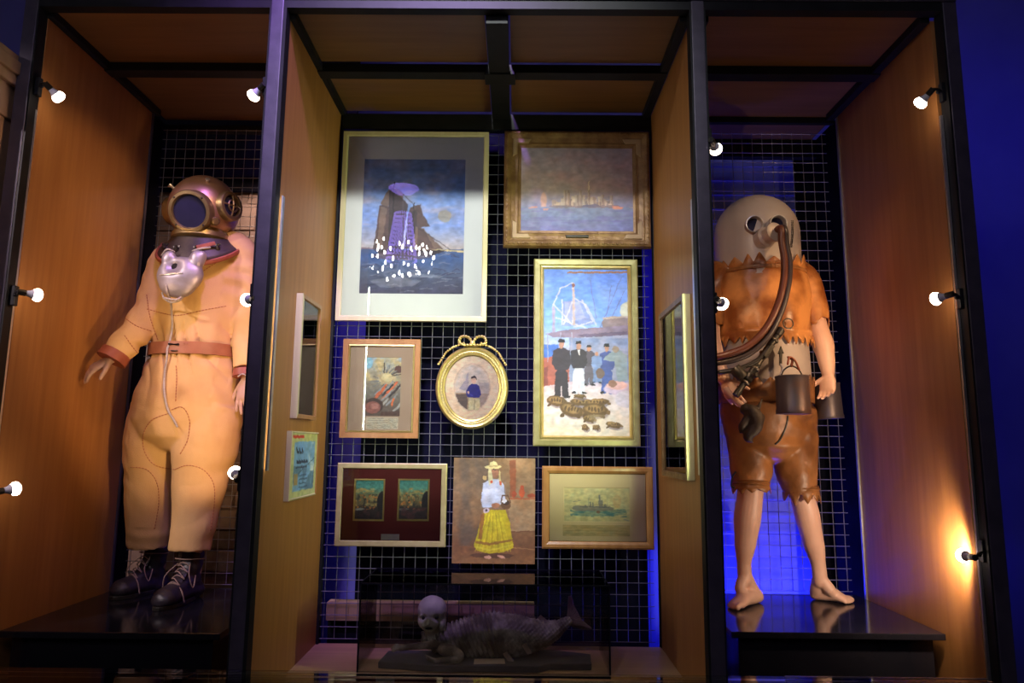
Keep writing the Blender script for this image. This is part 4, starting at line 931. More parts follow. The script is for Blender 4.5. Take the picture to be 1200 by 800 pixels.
def suit_fn(c, n):
    d = c.z - BELT_C.z; a = math.atan2(c.x - BELT_C.x, -(c.y - BELT_C.y))
    inb = abs(c.x - BELT_C.x) < .215
    o = 0
    if inb:                                                  # gathers running out of the belt
        fall = math.exp(-abs(d) / .10) * min(1, abs(d) / .02)
        pw = math.sin(a * 5.2 + 1.1 + 2.2 * math.sin(d * 7) + 1.5 * math.sin(a * 2.3)); o += .022 * fall * (.4 - 1.2 * (1 - abs(pw)) ** 2.5 + .25 * math.sin(a * 13 + 2))
        if abs(d) < .02: o -= .004
    o += .012 * nz(c, 3.0, 3) + .010 * abs(nz(c, 6.0, 9)) - .004
    if c.x < -1.83 or c.x > -1.43:                           # sleeve creases
        o += .005 * math.sin(c.z * 55 + c.x * 30 + 6 * nz(c, 4, 5)) * max(0, nz(c, 5, 1) + .35)
    if 1.0 < c.z < 1.66: o += .0045 * math.sin((c.z * .8 + c.x) * 30 + 5 * nz(c, 4, 2)) * max(0, nz(c, 3.3, 7) + .1)
    if c.z < 1.10: o += .004 * math.sin(c.z * 70 + 4 * nz(c, 5, 4)) * max(0, nz(c, 4, 11) + .2)
    return c + n * o
sme = remesh(sb, .0085, 4, suit_fn, 'suit')
suit = link('canvas_suit', sme, 'canvas', LD, True)
SB = bvh_of(sme)
# stitched seams laid on the cloth
st = MB()
def seam(pts, n=8, off=.0012):
    P = smooth_poly(pts, n); H = []
    for p in P:
        h, nn = shoot(SB, *p)
        if h is not None: H.append(h + (nn if nn.dot(CAM - h) > 0 else -nn) * off)
    # resample to dashes
    acc = [0]
    for a, b in zip(H[:-1], H[1:]): acc.append(acc[-1] + (b - a).length)
    if len(H) < 2: return
    def pos(s):
        i = max(0, min(int(np.searchsorted(acc, s)) - 1, len(H) - 2)); u = (s - acc[i]) / max(acc[i + 1] - acc[i], 1e-6); return H[i].lerp(H[i + 1], u)
    s = 0
    while s + .010 < acc[-1]:
        a, b = pos(s), pos(s + .0105)
        if (a - b).length < .03: st.sweep([a, (a + b) / 2, b], [.0018, .0022, .0018], 5, cap=None)
        s += .0145
seam([(172, 362), (200, 369), (213, 369), (240, 363), (268, 358)]); seam([(206, 470), (207, 440), (206, 428)]); seam([(196, 482), (193, 455), (194, 425)])
seam([(199, 484), (178, 492), (168, 510), (170, 530), (182, 545), (205, 550)]); seam([(201, 480), (214, 477), (222, 492), (220, 515), (210, 534)])
seam([(153, 547), (172, 550), (184, 566), (186, 590), (181, 620)]); seam([(205, 550), (220, 545), (238, 550), (250, 566), (251, 590), (246, 625)])
seam([(271, 292), (262, 302), (245, 313), (232, 322)]); seam([(263, 298), (268, 305)]); seam([(146, 393), (158, 410), (165, 417)]); seam([(146, 372), (160, 382), (178, 388)]); seam([(172, 345), (176, 372), (186, 400)])
o = st.build('stitching', 'stitch', LD); o['kind'] = 'stuff'
# belt
def belt_r(z0):
    pass
bz = BELT_C.z; brx, bry = 47.5 * K, 47.5 * K * .76
MBelt = loft(BELT_C.x, BELT_C.y, [(bz - .027, brx + .004, bry + .004), (bz - .027, brx + .011, bry + .011), (bz + .030, brx + .011, bry + .011), (bz + .030, brx + .004, bry + .004)], 80)
MBelt.build('belt', 'belt', LD, True)
BB = bvh_of(MBelt.mesh('tmpb'))
def onbelt(px, py, off=.004):
    h, n = shoot(BB, px, py); return h + (n if n.dot(CAM - h) > 0 else -n) * off
bk = MB(); P = [onbelt(199, 403), onbelt(209, 403.5), onbelt(209, 418.5), onbelt(199, 418)]
bk.sweep(P, [.0062] * 4, 8, closed=True); bk.sweep([onbelt(201, 411), onbelt(208, 411)], [.003, .003], 6)
bk.build('buckle', 'gun', LD, True)
for px in (216, 219.5):
    MB().bar(onbelt(px, 402.5, .002), onbelt(px, 419.5, .002), .008, .006, (0, 1, 0)).build('belt_loop', 'belt', LD, bevel=.001)
# cuffs and hands
def cuff(a, b, r, name='cuff'):
    a, b = V(a), V(b); m = MB(); m.sweep([a, b], [r, r * 1.04], 24, cap=None); return m.build(name, 'red_rubber', LD, True)
wl, wl2 = at(137, 413, .545), at(130, 422, .53); cuff(wl, wl2, .066)
wr, wr2 = at(287, 433, .668), at(287, 441, .664); cuff(wr, wr2, .054)
lc = MB(); lc.sweep([at(279, 441, .61), at(284, 438, .605), at(289, 440, .605), at(295, 438, .61)], [.003] * 4, 6, sub=4); lc.build('cuff_lace', 'rope', LD, True)
hm = MB(); hand_into(hm, at(130, 421, .535), at(108, 432, .50) - at(130, 421, .535), (-.1, .5, -1), (.25, -.9, -.1), .98, .75)
hmesh = remesh(hm, .0035, 4, None, 'hand'); link('hand', hmesh, 'hand', LD, True)
hm = MB(); hand_into(hm, at(288, 446, .655), at(283, 476, .63) - at(288, 446, .655), (.35, .9, 0), (-1, -.25, 0), 1.0, .3, 1.3)
link('hand', remesh(hm, .0035, 4, None, 'hand'), 'hand', LD, True)
# trouser shins inside the boots
for a, b in ((V((-1.770, .895, 1.06)), V((-1.770, .905, .90))), (V((-1.520, .735, 1.06)), V((-1.520, .745, .90)))):
    MB().sweep([a, b], [.045, .042], 16).build('ankle', 'hand', LD, True)
# boots
def boot(ankle, toe, label=None):
    ak = V(ankle); tz = V(toe); dr = V((tz.x - ak.x, tz.y - ak.y, 0)); L = dr.length; dr.normalize(); sd = V((-dr.y, dr.x, 0)) * -1
    z = .78
    def P(f, h, s=0): return V((ak.x, ak.y, 0)) + dr * f + sd * s + V((0, 0, z + h))
    bm_ = MB()
    bm_.sweep([P(-.045, .035), P(-.02, .045), P(.06, .052), P(L * .55, .05), P(L * .8, .045), P(L - .035, .042)], [(.042, .034), (.047, .044), (.046, .050), (.050, .046), (.056, .042), (.050, .036)], 20, sd, 4)
    bm_.sweep([P(.0, .03), P(.012, .08), P(.014, .13), P(.006, .175), P(0, .195)], [(.046, .062), (.045, .056), (.046, .052), (.049, .055), (.051, .057)], 20, sd, 4)
    bm_.sweep([P(.02, .10), P(.06, .085), P(L * .55, .065)], [(.040, .035), (.042, .035), (.042, .03)], 16, sd, 4)
    me = remesh(bm_, .006, 4, lambda c, n: c + n * (.003 * nz(c, 14, 2) + .002 * math.sin(c.z * 110 + 4 * nz(c, 6, 1))) if c.z > z + .02 else V((c.x, c.y, max(c.z, z + .006))), 'boot')
    b = link('boot', me, 'boot', LD, True)
    so = MB(); n = 28; pts = []
    for k in range(n):
        a = 2 * PI * k / n; f = (L + .045) / 2 - .045 + (L / 2 + .03) * math.cos(a); s = (.05 + .010 * math.cos(a)) * math.sin(a); pts.append(P(f, .0, s))
    so.prism(pts, (0, 0, .018)); so.build('sole', 'gun', b, bevel=.003)
    tg = MB(); tg.sweep([P(L * .52, .085), P(.075, .135), P(.055, .19), P(.06, .225)], [(.024, .006), (.026, .006), (.026, .005), (.022, .004)], 10, sd, 3); tg.build('tongue', 'boot', b, True)
    la = MB()
    rows = [(L * .56, .098), (.11, .122), (.088, .148), (.072, .172)]
    for i, (f, h) in enumerate(rows):
        w_ = .030
        la.sweep([P(f, h - .012, -w_), P(f + .01, h + .006, 0), P(f, h - .012, w_)], [.0026] * 3, 6, sub=3)
        if i < 3:
            f2, h2 = rows[i + 1]; la.sweep([P(f, h - .012, -w_), P((f + f2) / 2 + .01, (h + h2) / 2 + .004, 0), P(f2, h2 - .012, w_)], [.0026] * 3, 6, sub=3)
    la.sweep([P(.06, .19, -.052), P(.075, .19, 0), P(.06, .19, .052), P(0, .185, .064), P(-.055, .185, 0), P(0, .185, -.064)], [.0028] * 6, 6, sub=4, closed=True)
    la.sweep([P(.07, .17, .03), P(.11, .12, .065), P(.10, .05, .078), P(.13, .025, .07)], [.0024] * 4, 6, sub=4)
    la.sweep([P(.07, .17, -.03), P(.12, .13, -.058), P(.10, .07, -.07), P(.08, .12, -.066)], [.0024] * 4, 6, sub=4)
    la.sweep([P(L * .60, .02, -.064), P(L * .60, .07, -.045), P(L * .58, .096, 0), P(L * .58, .07, .045), P(L * .56, .02, .064)], [.0032] * 5, 6, sub=4)
    la.build('lace', 'lace', b, True)
    return b
ta = atz(186, 712, .79); boot((-1.520, .745, 0), (ta.x, ta.y - .02, 0))
tb = atz(134, 697, .80); boot((-1.770, .905, 0), (tb.x, tb.y - .02, 0))
# corselet
cc = at(238, 290, .73) + V((0, 0, .026))
drop = lambda k, b: (lambda a: cc.z + b - k * max(0.0, -math.sin(a)) ** .9)
cor = loft(cc.x, cc.y, [(cc.z + .03, .135, .13), (drop(.02, .006), .146, .142), (drop(.075, .0), .168, .165), (drop(.125, -.006), .190, .186), (drop(.15, -.012), .20, .192)], 64)
thick(cor.build('corselet', mat('dark_corselet', (.030, .023, .020), .5, .3, col2=(.06, .045, .038), nscale=12, bump=.1), LD, True), .012)
gk = MB(); gk.sweep([(cc.x + .206 * math.cos(a), cc.y + .197 * math.sin(a), cc.z - .014 - .152 * max(0.0, -math.sin(a)) ** .9) for a in np.linspace(0, 2 * PI, 40, endpoint=False)], [(.012, .008)] * 40, 8, ref=(0, 0, 1), closed=True)
gk.build('red_gasket', 'red_rubber', LD, True)
MB().bar((cc.x + .055, cc.y - .186, cc.z - .078), (cc.x + .125, cc.y - .146, cc.z - .045), .010, .018).build('red_strap', 'red_rubber', LD, bevel=.002)
for k in range(12):
    a = 2 * PI * (k + .5) / 12
    if math.sin(a) > -.4: continue
    p = V((cc.x + .180 * math.cos(a), cc.y + .176 * math.sin(a), cc.z + .006 - .10 * max(0.0, -math.sin(a)) ** .9))
    m = MB(); m.lathe([(.013, 0), (.013, .012), (.006, .012), (.006, .026), (0, .028)], p, (math.cos(a) * .4, math.sin(a) * .4, 1), 8); m.bar(p + V((-.015, 0, .018)), p + V((.015, 0, .022)), .005, .009); m.build('wing_nut', 'gun', LD)
# helmet
hc = at(239, 247, .70); RH = .166
hl = loft(hc.x, hc.y, [(hc.z + RH * math.sin(t_) * (1.06 if t_ > 0 else 1.0), max(RH * math.cos(t_), .001), max(RH * math.cos(t_), .001)) for t_ in np.linspace(-.80, PI / 2, 22)], 64)
helm = hl.build('helmet', 'copper', LD, True)
zl = hc.z + RH * math.sin(-.80); rl = RH * math.cos(-.80)
MB().lathe([(rl - .004, .012), (rl + .010, .006), (rl + .014, -.006), (rl + .022, -.012), (rl + .024, -.035), (rl + .010, -.045), (rl - .004, -.045)], (hc.x, hc.y, zl), (0, 0, 1), 56).build('neck_ring', 'brass', helm, True)
def port(d, r, glass=True, guard=False, depth=.03):
    d = V(d).normalized(); e = math.sqrt(max(RH * RH - r * r, .001)) - .004; c = hc + d * e; cap = RH - e + .004
    p = MB().lathe([(r + .022, -.03), (r + .022, cap + .004), (r + .017, cap + .012), (r + .003, cap + .014), (r - .002, cap + .008), (r - .002, .0)], c, d, 48).build('port_ring', 'brass' if not guard else 'brass', helm, True)
    MB().lathe([(r, cap - .001), (r * .75, cap + .002), (r * .4, cap + .004), (0, cap + .0045)], c, d, 40).build('port_glass', 'helmglass', p, True)
    q = d.to_track_quat('Z', 'Y').to_matrix()
    if guard:
        g = MB()
        for a in (0, PI / 2): v = q @ V((math.cos(a), math.sin(a), 0)); g.sweep([c + v * -r + d * (cap + .01), c + d * (cap + .02), c + v * r + d * (cap + .01)], [.005] * 3, 8, sub=4)
        g.sweep([c + q @ V((r * .55 * math.cos(a), r * .55 * math.sin(a), cap + .016)) for a in np.linspace(0, 2 * PI, 24, endpoint=False)], [.004] * 24, 6, closed=True)
        g.build('port_guard', 'brass', p, True)
    else:
        for k in range(4):
            a = PI / 4 + k * PI / 2; MB().ball(c + q @ V(((r + .011) * math.cos(a), (r + .011) * math.sin(a), cap + .012)), .0055, 8, 6).build('screw', 'gun', p, True)
fd = (at(223, 247.5, .545) - hc)
port(fd, .080)
port((.93, -.36, .02), .052, guard=True); port((-.98, .12, .02), .052, guard=True);
for px, py in ((202, 219), (243, 213)):
    h = at(px, py, .6); d = (h - CAM).normalized(); v = hc - CAM; b_ = v.dot(d); disc = RH * RH - (v.length_squared - b_ * b_); p = CAM + d * (b_ - math.sqrt(max(disc, 0))); n = (p - hc).normalized()
    MB().lathe([(.007, -.01), (.007, .008), (.011, .010), (.011, .017), (0, .019)], p, n, 12).build('stud', 'alu', helm, True)
vc = hc + V((.10, -.10, -.085)); MB().lathe([(.022, -.02), (.022, .018), (.016, .026), (0, .028)], vc, (.62, -.70, -.3), 20).build('exhaust_valve', 'brass', helm, True)
# chest weight
wc = at(211, 322, .50); lb = MB()
lb.ball(wc, (.108, .048, .088), 32, 20); lb.ball(wc + V((-.006, 0, -.035)), (.088, .044, .075), 32, 20); lb.ball(wc + V((-.055, .0, .065)), (.035, .03, .05), 20, 12); lb.ball(wc + V((.072, 0, .07)), (.035, .03, .05), 20, 12)
lb.sweep([wc + V((-.055, 0, .06)), wc + V((-.068, .005, .082))], [.026, .024], 14); lb.sweep([wc + V((.075, 0, .06)), wc + V((.088, .005, .092))], [.03, .027], 14)
hole = wc + V((-.018, 0, .032))
wme = remesh(lb, .005, 6, lambda c, n: c + n * .003 * nz(c, 12, 3) + V((0, .030 * math.exp(-((c.x - hole.x) ** 2 + (c.z - hole.z) ** 2) / .0010), 0)) * (1 if c.y < wc.y else 0), 'weight')
wt = link('chest_weight', wme, 'lead', LD, True)
WB = bvh_of(wme)
h, n = shoot(WB, 206, 313); MB().lathe([(0, .003), (.017, .003), (.019, -.004)], h, (CAM - h), 20).build('hole', 'hole', wt, True)  # dark disc: the shade inside the recess is put into its colour
m = MB(); P = [shoot(WB, a, b)[0] for a, b in ((188, 322), (196, 321.5), (205, 320.5), (213, 320))]; m.sweep([p + V((0, -.003, 0)) for p in P], [.0042] * 4, 8, sub=3); m.build('slot_lip', 'alu', wt, True)
rp = MB()
def onsuit(px, py, off=.008):
    h, n = shoot(SB, px, py); return h + (n if n.dot(CAM - h) > 0 else -n) * off
a = shoot(WB, 195, 335)[0]
rp.sweep([a + V((0, -.003, .0)), at(196, 343, .47), at(200, 352, .52), onsuit(202, 366), onsuit(202, 385), onsuit(201, 402, .022), onsuit(200, 411, .026), onsuit(198, 422, .016), onsuit(195, 440), onsuit(194, 460), onsuit(198, 480), onsuit(205, 492), onsuit(209, 499, .012)], [.005] * 13, 8, sub=5)
rp.build('rope', 'rope', LD, True)
rp = MB(); rp.sweep([at(192, 349, .49), at(200, 354, .485), at(210, 352, .49), at(214, 347, .50), at(207, 351, .475), at(197, 350, .475)], [.0048] * 6, 8, sub=5, closed=True); rp.sweep([at(192, 350, .49), at(190, 343, .50)], [.004] * 2, 6); rp.build('rope_knot', 'rope', LD, True)
for p0, p1, p2 in (((190, 299), (196, 292), (204, 295)), ((226, 294), (236, 291), (246, 290))):
    m = MB(); m.sweep([at(*p0, .525), at(*p1, .50), at(*p2, .52)], [.005] * 3, 8, sub=5); m.build('rope_tie', 'rope', LD, True)

# ---- barefoot diver in leather ---------------------------------------------
YR = .77
RD = thing('diver_mannequin', 'life-size barefoot diver in ragged orange leather with a domed grey helmet', 'mannequin', (1.30, .78, .78))
bd = MB()
chain(bd, [(891, 330, YR, 34, .8), (893, 380, YR, 38, .75), (895, 440, YR, 38, .75), (897, 480, YR, 40, .8)], 24, 3)          # trunk
bd.sweep([at(890, 318, YR), at(888, 295, YR - .01)], [.055, .052], 16); bd.ball(at(887, 272, YR - .03), (.075, .095, .115), 24, 16)       # neck, head
bd.ball(at(888, 276, YR - .125), (.012, .018, .02), 10, 8)
LL = [(876, 490, YR, 24), (878, 530, .765, 21), (880, 560, .755, 15.5), (879, 580, .75, 14.5), (876, 605, .755, 15.2), (873.5, 635, .765, 12.3), (872, 660, .77, 8.2), (873, 680, .765, 8.2)]
RL = [(922, 490, YR, 25), (929, 530, .775, 22), (937, 560, .77, 15.5), (940, 580, .77, 13.5), (946, 605, .785, 14), (953, 635, .81, 11.8), (959, 662, .83, 8.4), (961, 682, .835, 8.2)]
chain(bd, LL, 24, 4, depth=.95); chain(bd, RL, 24, 4, depth=.95)
def foot(ank, heel, toe, w_=.036):
    A, H, T_ = V(ank), V(heel), V(toe); d = (T_ - H); d.z = 0; L = d.length; d.normalize(); s = V((d.y, -d.x, 0))
    H.z = T_.z = .78
    up = V((0, 0, 1)); top = A - up * .0
    bd.sweep([A + up * .03, A.lerp(H + up * .03, .55), H + up * .032 + d * .005], [(.030, .032), (.031, .034), (.030, .032)], 16, s, 3)
    bd.sweep([H + up * .026 + d * .0, H + d * L * .25 + up * .034, H + d * L * .5 + up * .034, H + d * L * .72 + up * .022, H + d * L * .84 + up * .017], [(.029, .026), (.031, .034), (.035, .032), (.040, .021), (.038, .015)], 18, s, 3)
    bd.sweep([A + up * .02, A + d * .04 - up * .03, H + d * L * .5 + up * .04], [(.028, .03), (.028, .028), (.028, .022)], 14, s, 3)
    for k, (o, l, r) in enumerate(((.026, .98, .0135), (.009, .99, .0095), (-.005, .96, .009), (-.018, .92, .0088), (-.030, .86, .0085))):
        o *= foot.sign; b = H + d * L * (.80 - .03 * abs(k - 1)) + s * o * .95 + up * .017
        bd.sweep([b, b + d * L * (l - .80) * .6 + up * .003, H + d * L * l + s * o * 1.1 + up * r], [r * 1.05, r, r * .95], 10, s, 3)
foot.sign = -1
t0 = atz(857, 713, .785); h0 = atz(884, 699, .785); foot(at(873, 680, .765), (h0.x - .02, .795, .78), t0)
foot.sign = -1
t1 = atz(998, 706, .785); foot(at(961, 682, .835), (at(957, 700, .86).x, .875, .78), (t1.x, t1.y, .78))
# arms
RA = [(925, 322, YR, 17), (941, 333, YR, 16), (951, 360, .755, 13.5), (957, 382, .74, 12), (964, 402, .715, 12.2), (968, 420, .70, 9.8), (970.5, 437, .685, 7.2)]
LA = [(853, 324, YR, 17), (840, 338, YR, 16), (833, 365, .745, 14), (831, 388, .71, 12.5), (835, 410, .65, 11.5), (843, 432, .60, 9), (849, 445, .575, 7.2)]
chain(bd, RA, 20, 4, depth=.95); chain(bd, LA, 20, 4, depth=.95)
w0 = at(971, 440, .68); hand_into(bd, w0, at(969, 470, .655) - w0, (-.55, -.65, 0), (-.75, .55, 0), .95, .95, .7)
w1 = at(850, 447, .572); hand_into(bd, w1, at(861, 468, .54) - w1, (.55, .6, -.2), (.5, -.75, .35), .92, 1.0, .7)
bme = remesh(bd, .0045, 3, lambda c, n: c + n * .0015 * nz(c, 12, 1) if c.z > .785 else V((c.x, c.y, max(c.z, .782))), 'body')
body = link('body', bme, 'skin', RD, True)
# sash of grey barrel between jacket and breeches
ax0 = at(891, 340, YR); ax1 = at(897, 460, YR)
def axx(z): u = (ax0.z - z) / (ax0.z - ax1.z); return ax0.x + (ax1.x - ax0.x) * u
AX, AY = (lambda z: axx(z)), (lambda z: YR)
zz = lambda py: at(892, py, YR - .2).z
def Lf(levels, n=120, **k): return loft(AX, AY, levels, n, **k)
Lf([(zz(376), .208, .198), (zz(400), .211, .200), (zz(430), .214, .203), (zz(456), .214, .203)], 80).build('grey_barrel', 'greycloth', RD, True)
def rumple(o, k):
    for v in o.data.vertices:
        c = v.co; n = V((c.x - axx(c.z), c.y - YR, 0)).normalized()
        v.co = c + n * k * (.55 * nz(c, 5, 4) + .5 * abs(nz(V((c.x, c.y, c.z * .6)), 9, 7)) - .1 + .25 * nz(c, 18, 2))
    o.data.update()
# jacket with ragged hem
zh = zig(34, .045, 3); zc = zig(22, .05, 8)
def wob(r, s): return lambda a: r + .005 * math.sin(a * 5 + s) + .004 * math.sin(a * 11 + 2 * s)
hem = lambda a: zz(392) - zh(a)
lv = [(zz(306), .205, .195), (zz(312), .212, .203), (zz(318), .226, .205), (zz(324), .230, .206), (zz(330), .234, .208), (zz(338), .235, .21), (zz(345), .236, .212), (zz(352), .236, .213), (zz(360), wob(.233, 1), wob(.213, 1)), (zz(374), wob(.230, 2), wob(.212, 2)), (zz(383), wob(.226, 3), wob(.210, 3)), (zz(384), .232, .216), (zz(388), .232, .216), (zz(389), .226, .210), (hem, wob(.232, 4), wob(.216, 4))]
jk = Lf(lv, 280).build('leather_jacket', 'leather', RD, True, angle=math.radians(70)); rumple(jk, .020); thick(jk, .005)
co = Lf([(zz(313), .216, .207), (zz(308), .211, .203), (lambda a: zz(307) + zc(a), .219, .211)], 280).build('jagged_collar', 'leather', RD, True, angle=math.radians(70)); thick(co, .005)
cs = MB(); cs.sweep([(axx(zz(312)) + .220 * math.cos(a), YR + .211 * math.sin(a), zz(311.5)) for a in np.linspace(0, 2 * PI, 60, endpoint=False)], [(.0035, .009)] * 60, 6, ref=(1, 0, 0), closed=True); cs.build('collar_strap', 'leather_d', RD, True)
for a in (-1.95, -1.72, -1.5): MB().sweep([(axx(zz(312)) + .224 * math.cos(a + q) , YR + .216 * math.sin(a + q), zz(311) + dz) for q, dz in ((-.07, -.012), (.07, -.012), (.07, .016), (-.07, .016))], [.002] * 4, 6, closed=True).build('strap_loop', 'leather_d', RD, True)
# sleeves
for L_, sgn in ((RA, 1), (LA, -1)):
    m = MB(); P = [at(a[0], a[1], a[2]) for a in L_[:4]]; m.sweep([P[0], P[1], P[2], P[3]], [.105, .083, .068, .064], 30, sub=5, cap=None)
    me_ = m.mesh('sl')
    b0 = P[3]; tdir = (P[3] - P[2]).normalized()
    for v in me_.vertices:
        e = (v.co - b0).dot(tdir)
        if e > -.05:
            k = math.atan2(v.co.y - b0.y, v.co.x - b0.x); v.co += tdir * .030 * ((math.sin(k * 5) + math.sin(k * 3 + 1)) * .5 - .55) * min(1, (e + .05) / .04)
        v.co += V((nz(v.co, 9, 1), nz(v.co, 9, 2), nz(v.co, 9, 4))) * .012
    bmm = bmesh.new(); bmm.from_mesh(me_); bmesh.ops.delete(bmm, geom=[f for f in bmm.faces if len(f.verts) > 4], context='FACES'); bmm.to_mesh(me_); bmm.free()
    o = link('sleeve', me_, 'leather', RD, True); thick(o, .004)
# waistband and breeches
zw = zig(26, .045, 15)
wb = Lf([(zz(470), .224, .207), (zz(463), .225, .211), (zz(455), .222, .211), (lambda a: zz(446) + zw(a) - .015, .226, .215)], 260).build('jagged_waistband', 'leather_d', RD, True, angle=math.radians(70)); rumple(wb, .014); thick(wb, .005)
br = MB()
br.sweep([(axx(zz(465)), YR, zz(463)), (axx(zz(478)), YR, zz(478)), (axx(zz(500)), YR, zz(503))], [(.217, .20), (.218, .19), (.195, .16)], 40, sub=4)
chain(br, [(875, 480, YR, 31), (876, 505, YR, 28.5), (878, 530, .76, 25.5), (880, 550, .755, 24.5), (880, 562, .752, 22), (880, 571, .75, 19.5)], 28, 4, cap=None)
chain(br, [(924, 480, YR, 31), (928, 505, YR, 28.5), (931, 530, .77, 26), (934, 552, .77, 24.5), (937, 568, .77, 21), (939, 577, .77, 18.5)], 28, 4, cap=None)
def breech_fn(c, n):
    o = .012 * nz(c, 5, 3) + .007 * abs(nz(c, 10, 6)) - .004
    o += .008 * math.sin(c.z * 42 + c.x * 22 + 5 * nz(c, 5, 8)) * max(0, nz(c, 4, 4) + .25)
    return c + n * o
bme2 = remesh(br, .0075, 4, breech_fn, 'breeches'); brc = link('breeches', bme2, 'leather_d', RD, True); BRB = bvh_of(bme2)
for (px, py, y, hw), sd_, drop in (((880, 570, .75, 19), 21, .030), ((939, 576, .77, 18), 22, .060)):
    c0 = at(px, py, y); zt_ = zig(9, drop, sd_)
    o = loft(c0.x, c0.y, [(c0.z + .03, hw * K + .004, hw * K * .95), (c0.z, hw * K + .006, hw * K), (lambda a, z=c0.z, q=zt_: z - q(a) - .004, hw * K + .010, hw * K + .006)], 120).build('torn_cuff', 'leather_d', RD, True, angle=math.radians(70)); thick(o, .004)
    m = MB(); m.sweep([(c0.x + (hw * K + .008) * math.cos(a), c0.y + (hw * K + .004) * math.sin(a), c0.z + .018 + .004 * math.sin(2 * a)) for a in np.linspace(0, 2 * PI, 28, endpoint=False)], [.0035] * 28, 6, closed=True); m.build('knee_tie', 'leather_d', RD, True)
m = MB(); c0 = at(860, 560, .73); m.sweep([at(862, 553, .70), at(858, 560, .69), at(857, 569, .70), at(860, 571, .70)], [.004, .003, .004, .006], 6, sub=4); m.build('lace_end', 'gun', RD, True)
m = MB(); P = [shoot(BRB, a, b)[0] for a, b in ((923, 488), (922, 496), (919, 505), (914, 515), (909, 520))]; m.sweep([p + V((0, -.002, 0)) for p in P], [.0045] * 5, 6, sub=3); m.build('dark_lacing', 'gun', RD, True)
# domed helmet
dz0 = at(887, 312, YR - .2).z; dz1 = at(887, 231, YR).z; cxh = at(887, 290, YR).x; RB = .207; hd = dz1 - dz0
prof = [(RB * 1.01, dz0 - .03)] + [(RB, dz0 + hd * u) for u in (0, .15, .3, .42, .5)] + [(RB * math.cos(t_), dz0 + hd * .5 + hd * .5 * math.sin(t_)) for t_ in np.linspace(.12, PI / 2, 14)]
bell = loft(cxh, YR, [(z, max(r, .0006), max(r, .0006) * .97) for r, z in prof], 72).build('bell_helmet', 'greymetal', RD, True)
BELL = bvh_of(bell.data)
def eye(px, py, r):
    h, n = shoot(BELL, px, py); d = V((n.x * .35, -1, -.05)).normalized(); c = h + V((0, .012, 0))
    p = MB().lathe([(r, -.02), (r, .036), (r - .002, .041), (r - .005, .040), (r - .006, .030), (r - .007, .012)], c, d, 32).build('eye_tube', 'greymetal', bell, True)
    MB().lathe([(r - .0055, .012), (0, .014)], c, d, 28).build('eye_glass', 'helmglass', p, True)
    MB().sweep([c + d.to_track_quat('Z', 'Y').to_matrix() @ V(((r - .002) * math.cos(a), (r - .002) * math.sin(a), .041)) for a in np.linspace(0, 2 * PI, 28, endpoint=False)], [.0028] * 28, 6, closed=True).build('eye_rim', 'alu', p, True)
eye(883.5, 264, .041); eye(909.5, 263, .041)
h, n = shoot(BELL, 896, 279); nd = V((.30, -1, .10)).normalized()
MB().lathe([(.052, -.02), (.050, .02), (.040, .03), (.038, .06), (.046, .066), (.046, .082), (.026, .088), (0, .088)], h, nd, 28).build('nose_tube', 'greymetal', bell, True)
tip = h + nd * .085
hs = MB(); hs.sweep([tip + V((.0, .02, .005)), tip + V((.012, -.03, .004)), at(916, 284, .455), at(919, 305, .445), at(918, 330, .44), at(911, 358, .44), at(897, 385, .43), at(878, 404, .43), at(858, 413, .44), at(838, 418, .46), at(815, 420, .52)], [.0155] * 11, 14, sub=6)
hs.build('breathing_hose', 'hose', bell, True)
hs = MB(); hs.sweep([tip + V((.02, .03, .012)), tip + V((.035, -.01, .012)), at(921, 287, .475), at(925, 310, .465), at(923, 335, .46), at(916, 362, .46), at(902, 391, .455), at(882, 411, .455), at(860, 421, .465), at(838, 425, .485), at(815, 427, .54)], [.0155] * 11, 14, sub=6)
hs.build('breathing_hose', 'hose2', bell, True)
m = MB()
for k in range(16):
    u = k / 15; h, n = shoot(BELL, 928 + 5 * u * (1 - u) * 0 + 2.5 * u - 4 * u * u, 259 + 30 * u)
    if h is None: continue
    for s_ in (-1, 1): m.ball(h + V((.004 * s_, -.002, .0)), .0035, 6, 4)
m.build('side_rivets', 'gun', bell, True)
# ring on the jacket
m = MB(); rc = at(922.5, 379.5, .535); m.sweep([rc + V((.023 * math.cos(a), -.012, .023 * math.sin(a))) for a in np.linspace(0, 2 * PI, 28, endpoint=False)], [.003] * 28, 6, closed=True); m.build('hanging_ring', 'gun', RD, True)

# ---- gear hanging on the leather diver
tl = thing('air_pump_tool', 'blackened metal piston tool slung diagonally across the grey barrel waist', 'tool', at(895, 420, .50))
a, b = at(915, 386, .492), at(874, 446, .488); dr = (b - a).normalized()
MB().lathe([(.012, -.008), (.020, 0), (.020, .03), (.0165, .034), (.0165, .19), (.019, .194), (.019, .206), (.0165, .21), (.0165, .25), (.023, .255), (.023, .285), (.015, .29), (.013, .34), (.0165, .345), (.0165, .375), (0, .378)], a, dr, 24).build('barrel', 'gun', tl, True)
MB().sweep([at(900, 407, .475), at(890, 420, .47), at(874, 429, .475), at(858, 434, .48), at(843, 436, .49)], [.010, .010, .010, .011, .010], 12, sub=4).build('side_pipe', 'gun', tl, True)
MB().lathe([(.026, -.03), (.028, -.02), (.028, .02), (.022, .03)], at(866, 437, .475), (.6, -.2, -.75), 20).build('valve_body', 'gun', tl, True)
for u in (.06, .14, .22, .30): MB().lathe([(.0215, -.005), (.0235, 0), (.0215, .005)], a + dr * u, dr, 24).build('clamp_ring', mat('worn_metal', (.14, .12, .10), .4, .7, col2=(.2, .18, .15), nscale=30), tl, True)
MB().bar(at(896, 418, .465), at(906, 404, .468), .010, .022).build('lug', 'gun', tl, bevel=.002)
